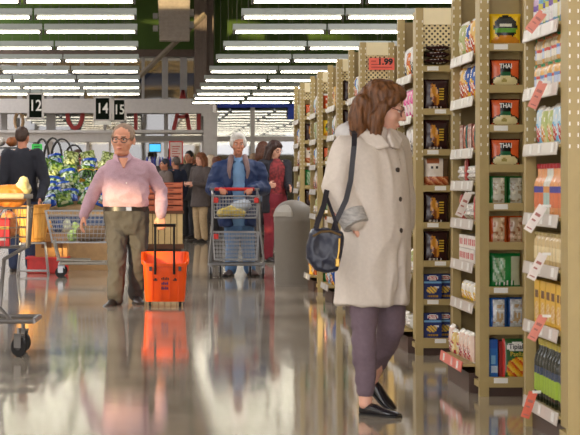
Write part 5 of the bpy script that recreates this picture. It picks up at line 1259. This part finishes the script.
# ================================================================ generic shopper
def shopper(label, px, Y, h, yaw, top, legs, hairc, hair='short', hands='rest', long_=False, shoes=(40, 34, 34), skin=SKIN2, hyaw=None, pitch=.1, w=1.0, J2=None, voxel=.014, glasses=None, bottom_r=1.0, opn=None, under=None, hem=None, face=True):
    t = thing('person', label, 'person', (X(px, Y), Y, 0)); J = std(h, yaw, hands, w)
    if J2: J.update(J2)
    hy = yaw if hyaw is None else hyaw; k = h / 1.72
    M = head_M(J['head'], hy, pitch, 0, k)
    make_body(t, J, M, h, skin, max(.009, voxel * .75))
    if face: face_bits(t, M, glasses)
    hm = mat('hair_%d_%d_%d' % hairc, hairc, .55, var=.3, scale=40, bump=.3)
    if hair == 'short': hair_short(t, M, hm, voxel)
    else: hair_long(t, M, hm, {'bob': .1, 'long': .24}[hair], voxel)
    hem_z = hem if hem else (.40 * h if long_ else .49 * h)
    secs = [(hem_z, .112*h*bottom_r, .085*h*bottom_r), (.55*h, .108*h*max(1, bottom_r*.9), .08*h), (.64*h, .102*h*w, .074*h), (.74*h, .11*h*w, .074*h), (.81*h, .095*h*w, .06*h), (.845*h, .05*h, .048*h), (.86*h, .042*h, .042*h)]
    b = MB()
    if opn: shell(b, secs, yaw, lambda z: -PI/2 + opn, lambda z: 1.5*PI - opn, .03)
    else: torso(b, secs, yaw)
    for a in 'lr':
        sh, el, wr = V3(J['sh'+a]), V3(J['el'+a]), V3(J['wr'+a]); b.caps([(sh*.65 + V3(J['neck'])*.35 - V3((0, 0, .02*h)), .042*h), (sh, .046*h), (sh*.5 + el*.5, .042*h), (el, .037*h), (wr, .027*h)])
    soft('jacket' if opn else 'top', b, mat('cloth_%d_%d_%d' % top, top, .75, var=.12, scale=24), t, voxel, 3, .008)
    if under:
        b = MB(); torso(b, [(s[0] - (.06 if s is secs[0] else 0), s[1]*.86, s[2]*.86) for s in secs], yaw); soft('dress' if opn else 'shirt', b, under, t, voxel, 3, .005)
    b = MB(); torso(b, [(.44*h, .085*h, .07*h), (.5*h, .105*h, .078*h), (.57*h, .098*h, .07*h)], yaw)
    for a in 'lr':
        hi, kn, an = V3(J['hi'+a]), V3(J['kn'+a]), V3(J['an'+a]); b.caps([(hi, .058*h), (hi*.5 + kn*.5, .052*h), (kn, .044*h), (an + V3((0, 0, .01)), .038*h)])
    soft('trousers', b, mat('cloth_%d_%d_%d' % legs, legs, .8, var=.12, scale=30), t, voxel, 3, .006)
    sm_ = mat('shoe_%d_%d_%d' % shoes, shoes, .5)
    for a in 'lr': an = V3(J['an'+a]); shoe('shoe', t, (an.x, an.y, 0), yaw, sm_, 1.05 * k)
    return t
# maroon dress woman beyond the bin
dress = mat('dress_maroon', (124, 36, 40), .7, var=.75, scale=26)
h = 1.72; Y4 = 31.5; s4 = F / Y4
shopper('person in a maroon patterned dress and glasses looking down at the shelf end', 275, Y4, h, .45, (28, 26, 36), (122, 30, 44), (58, 34, 26), 'long', opn=.85, under=dress, hyaw=.75, pitch=.32, voxel=.012, glasses=mat('glasses_brown', (110, 56, 40), .4), skin=SKIN3, hem=.70,
        J2=dict(elr=((289 - 275) / s4 * .9, -.05, 1.09), wrr=((289 - 275) / s4, -.22, Z(188, Y4)), ell=(-.2, .04, 1.1), wrl=(-.1, -.2, 1.1)))
shopper('person with wavy brown hair standing behind the maroon dress woman', 263.5, 33.6, 1.74, PI - .4, (96, 110, 130), (60, 56, 60), (92, 56, 40), 'bob', skin=SKIN3, face=False)
# dark jacket man at the left, seen from behind
shopper('person in a dark jacket seen from behind, reaching for the wooden basket', 22.5, 28.2, 1.84, PI + .1, (26, 28, 40), (44, 56, 84), (64, 44, 34), 'short', J2=dict(ell=(.29, -.05, 1.15), wrl=(.24, -.28, .93)), w=.92, face=False, hyaw=PI - .3)
shopper('person in a dark blue top leaning behind the salad heap', 77, 33.5, 1.62, .1, (36, 50, 92), (40, 44, 60), (70, 46, 36), 'short', hands='front', hyaw=-.5, pitch=.4)
shopper('person with pale grey hair behind the salad heap, beside the dark blue top', 68.5, 34.2, 1.54, .3, (150, 140, 136), (60, 60, 66), (206, 200, 194), 'short', hyaw=.6, pitch=.3)
# far checkout crowd
shopper('person in a long brown grey cardigan and khaki trousers holding papers', 200.5, 41.6, 1.68, -.9, (84, 74, 72), (186, 160, 124), (128, 76, 46), 'bob', hands='front', long_=True, bottom_r=1.1, skin=SKIN3)
shopper('person with black hair in black clothes by the white column', 189, 44.5, 1.76, -.6, (34, 32, 36), (36, 36, 40), (26, 22, 22), 'short')
shopper('person with grey hair in dark blue jacket right of the pink shirt', 175.5, 43, 1.62, -2.4, (40, 48, 72), (50, 48, 54), (96, 84, 78), 'short', face=False)
shopper('person in taupe jacket with a dark cap just right of the pink shirt', 164.5, 42.4, 1.58, -1.2, (112, 98, 92), (60, 58, 60), (40, 44, 60), 'short')
shopper('person in teal sleeves between the black clothes and the cardigan', 193.5, 46.0, 1.6, .7, (40, 130, 140), (60, 60, 70), (120, 70, 44), 'bob')
shopper('person with auburn hair left of the blue jacket shoulder', 216.5, 43.5, 1.62, -2.2, (70, 50, 48), (50, 50, 56), (110, 62, 40), 'bob', face=False)
shopper('person with pale hair and light coat beside the white column', 210.5, 47, 1.7, -2.6, (196, 180, 168), (90, 84, 84), (214, 190, 164), 'bob', face=False)
shopper('person with sandy hair visible just right of the white haired head', 254, 45.5, 1.72, 2.4, (110, 104, 110), (60, 60, 66), (150, 120, 92), 'short', face=False)
# ---------------------------------------------------------------- camera, sun, sky
cam = bpy.data.cameras.new('camera'); co = bpy.data.objects.new('camera', cam); C.objects.link(co)
co.location = (0, 0, CAMH); co.rotation_euler = (PI / 2, 0, 0)
cam.sensor_width = 36; cam.sensor_fit = 'HORIZONTAL'; cam.lens = F / 580 * 36; cam.shift_x = (290 - HX) / 580; cam.shift_y = -(217.5 - HY) / 580
cam.clip_end = 400; cam.dof.use_dof = True; cam.dof.focus_distance = 18.0; cam.dof.aperture_fstop = 16
bpy.context.scene.camera = co
sun = bpy.data.lights.new('evening_sun', 'SUN'); sun.energy = SUN_E; sun.color = (1.0, .76, .40); sun.angle = math.radians(.7)
so_ = bpy.data.objects.new('evening_sun', sun); C.objects.link(so_); so_.rotation_euler = SD.to_track_quat('-Z', 'Y').to_euler()
w = bpy.data.worlds.new('evening_sky'); bpy.context.scene.world = w; w.use_nodes = True
bg = w.node_tree.nodes['Background']; bg.inputs['Color'].default_value = (.70, .69, .70, 1); bg.inputs['Strength'].default_value = SKY
sc = bpy.context.scene; sc.view_settings.view_transform = 'Standard'; sc.view_settings.look = 'None'; sc.view_settings.gamma = 1; sc.view_settings.exposure = EXPO
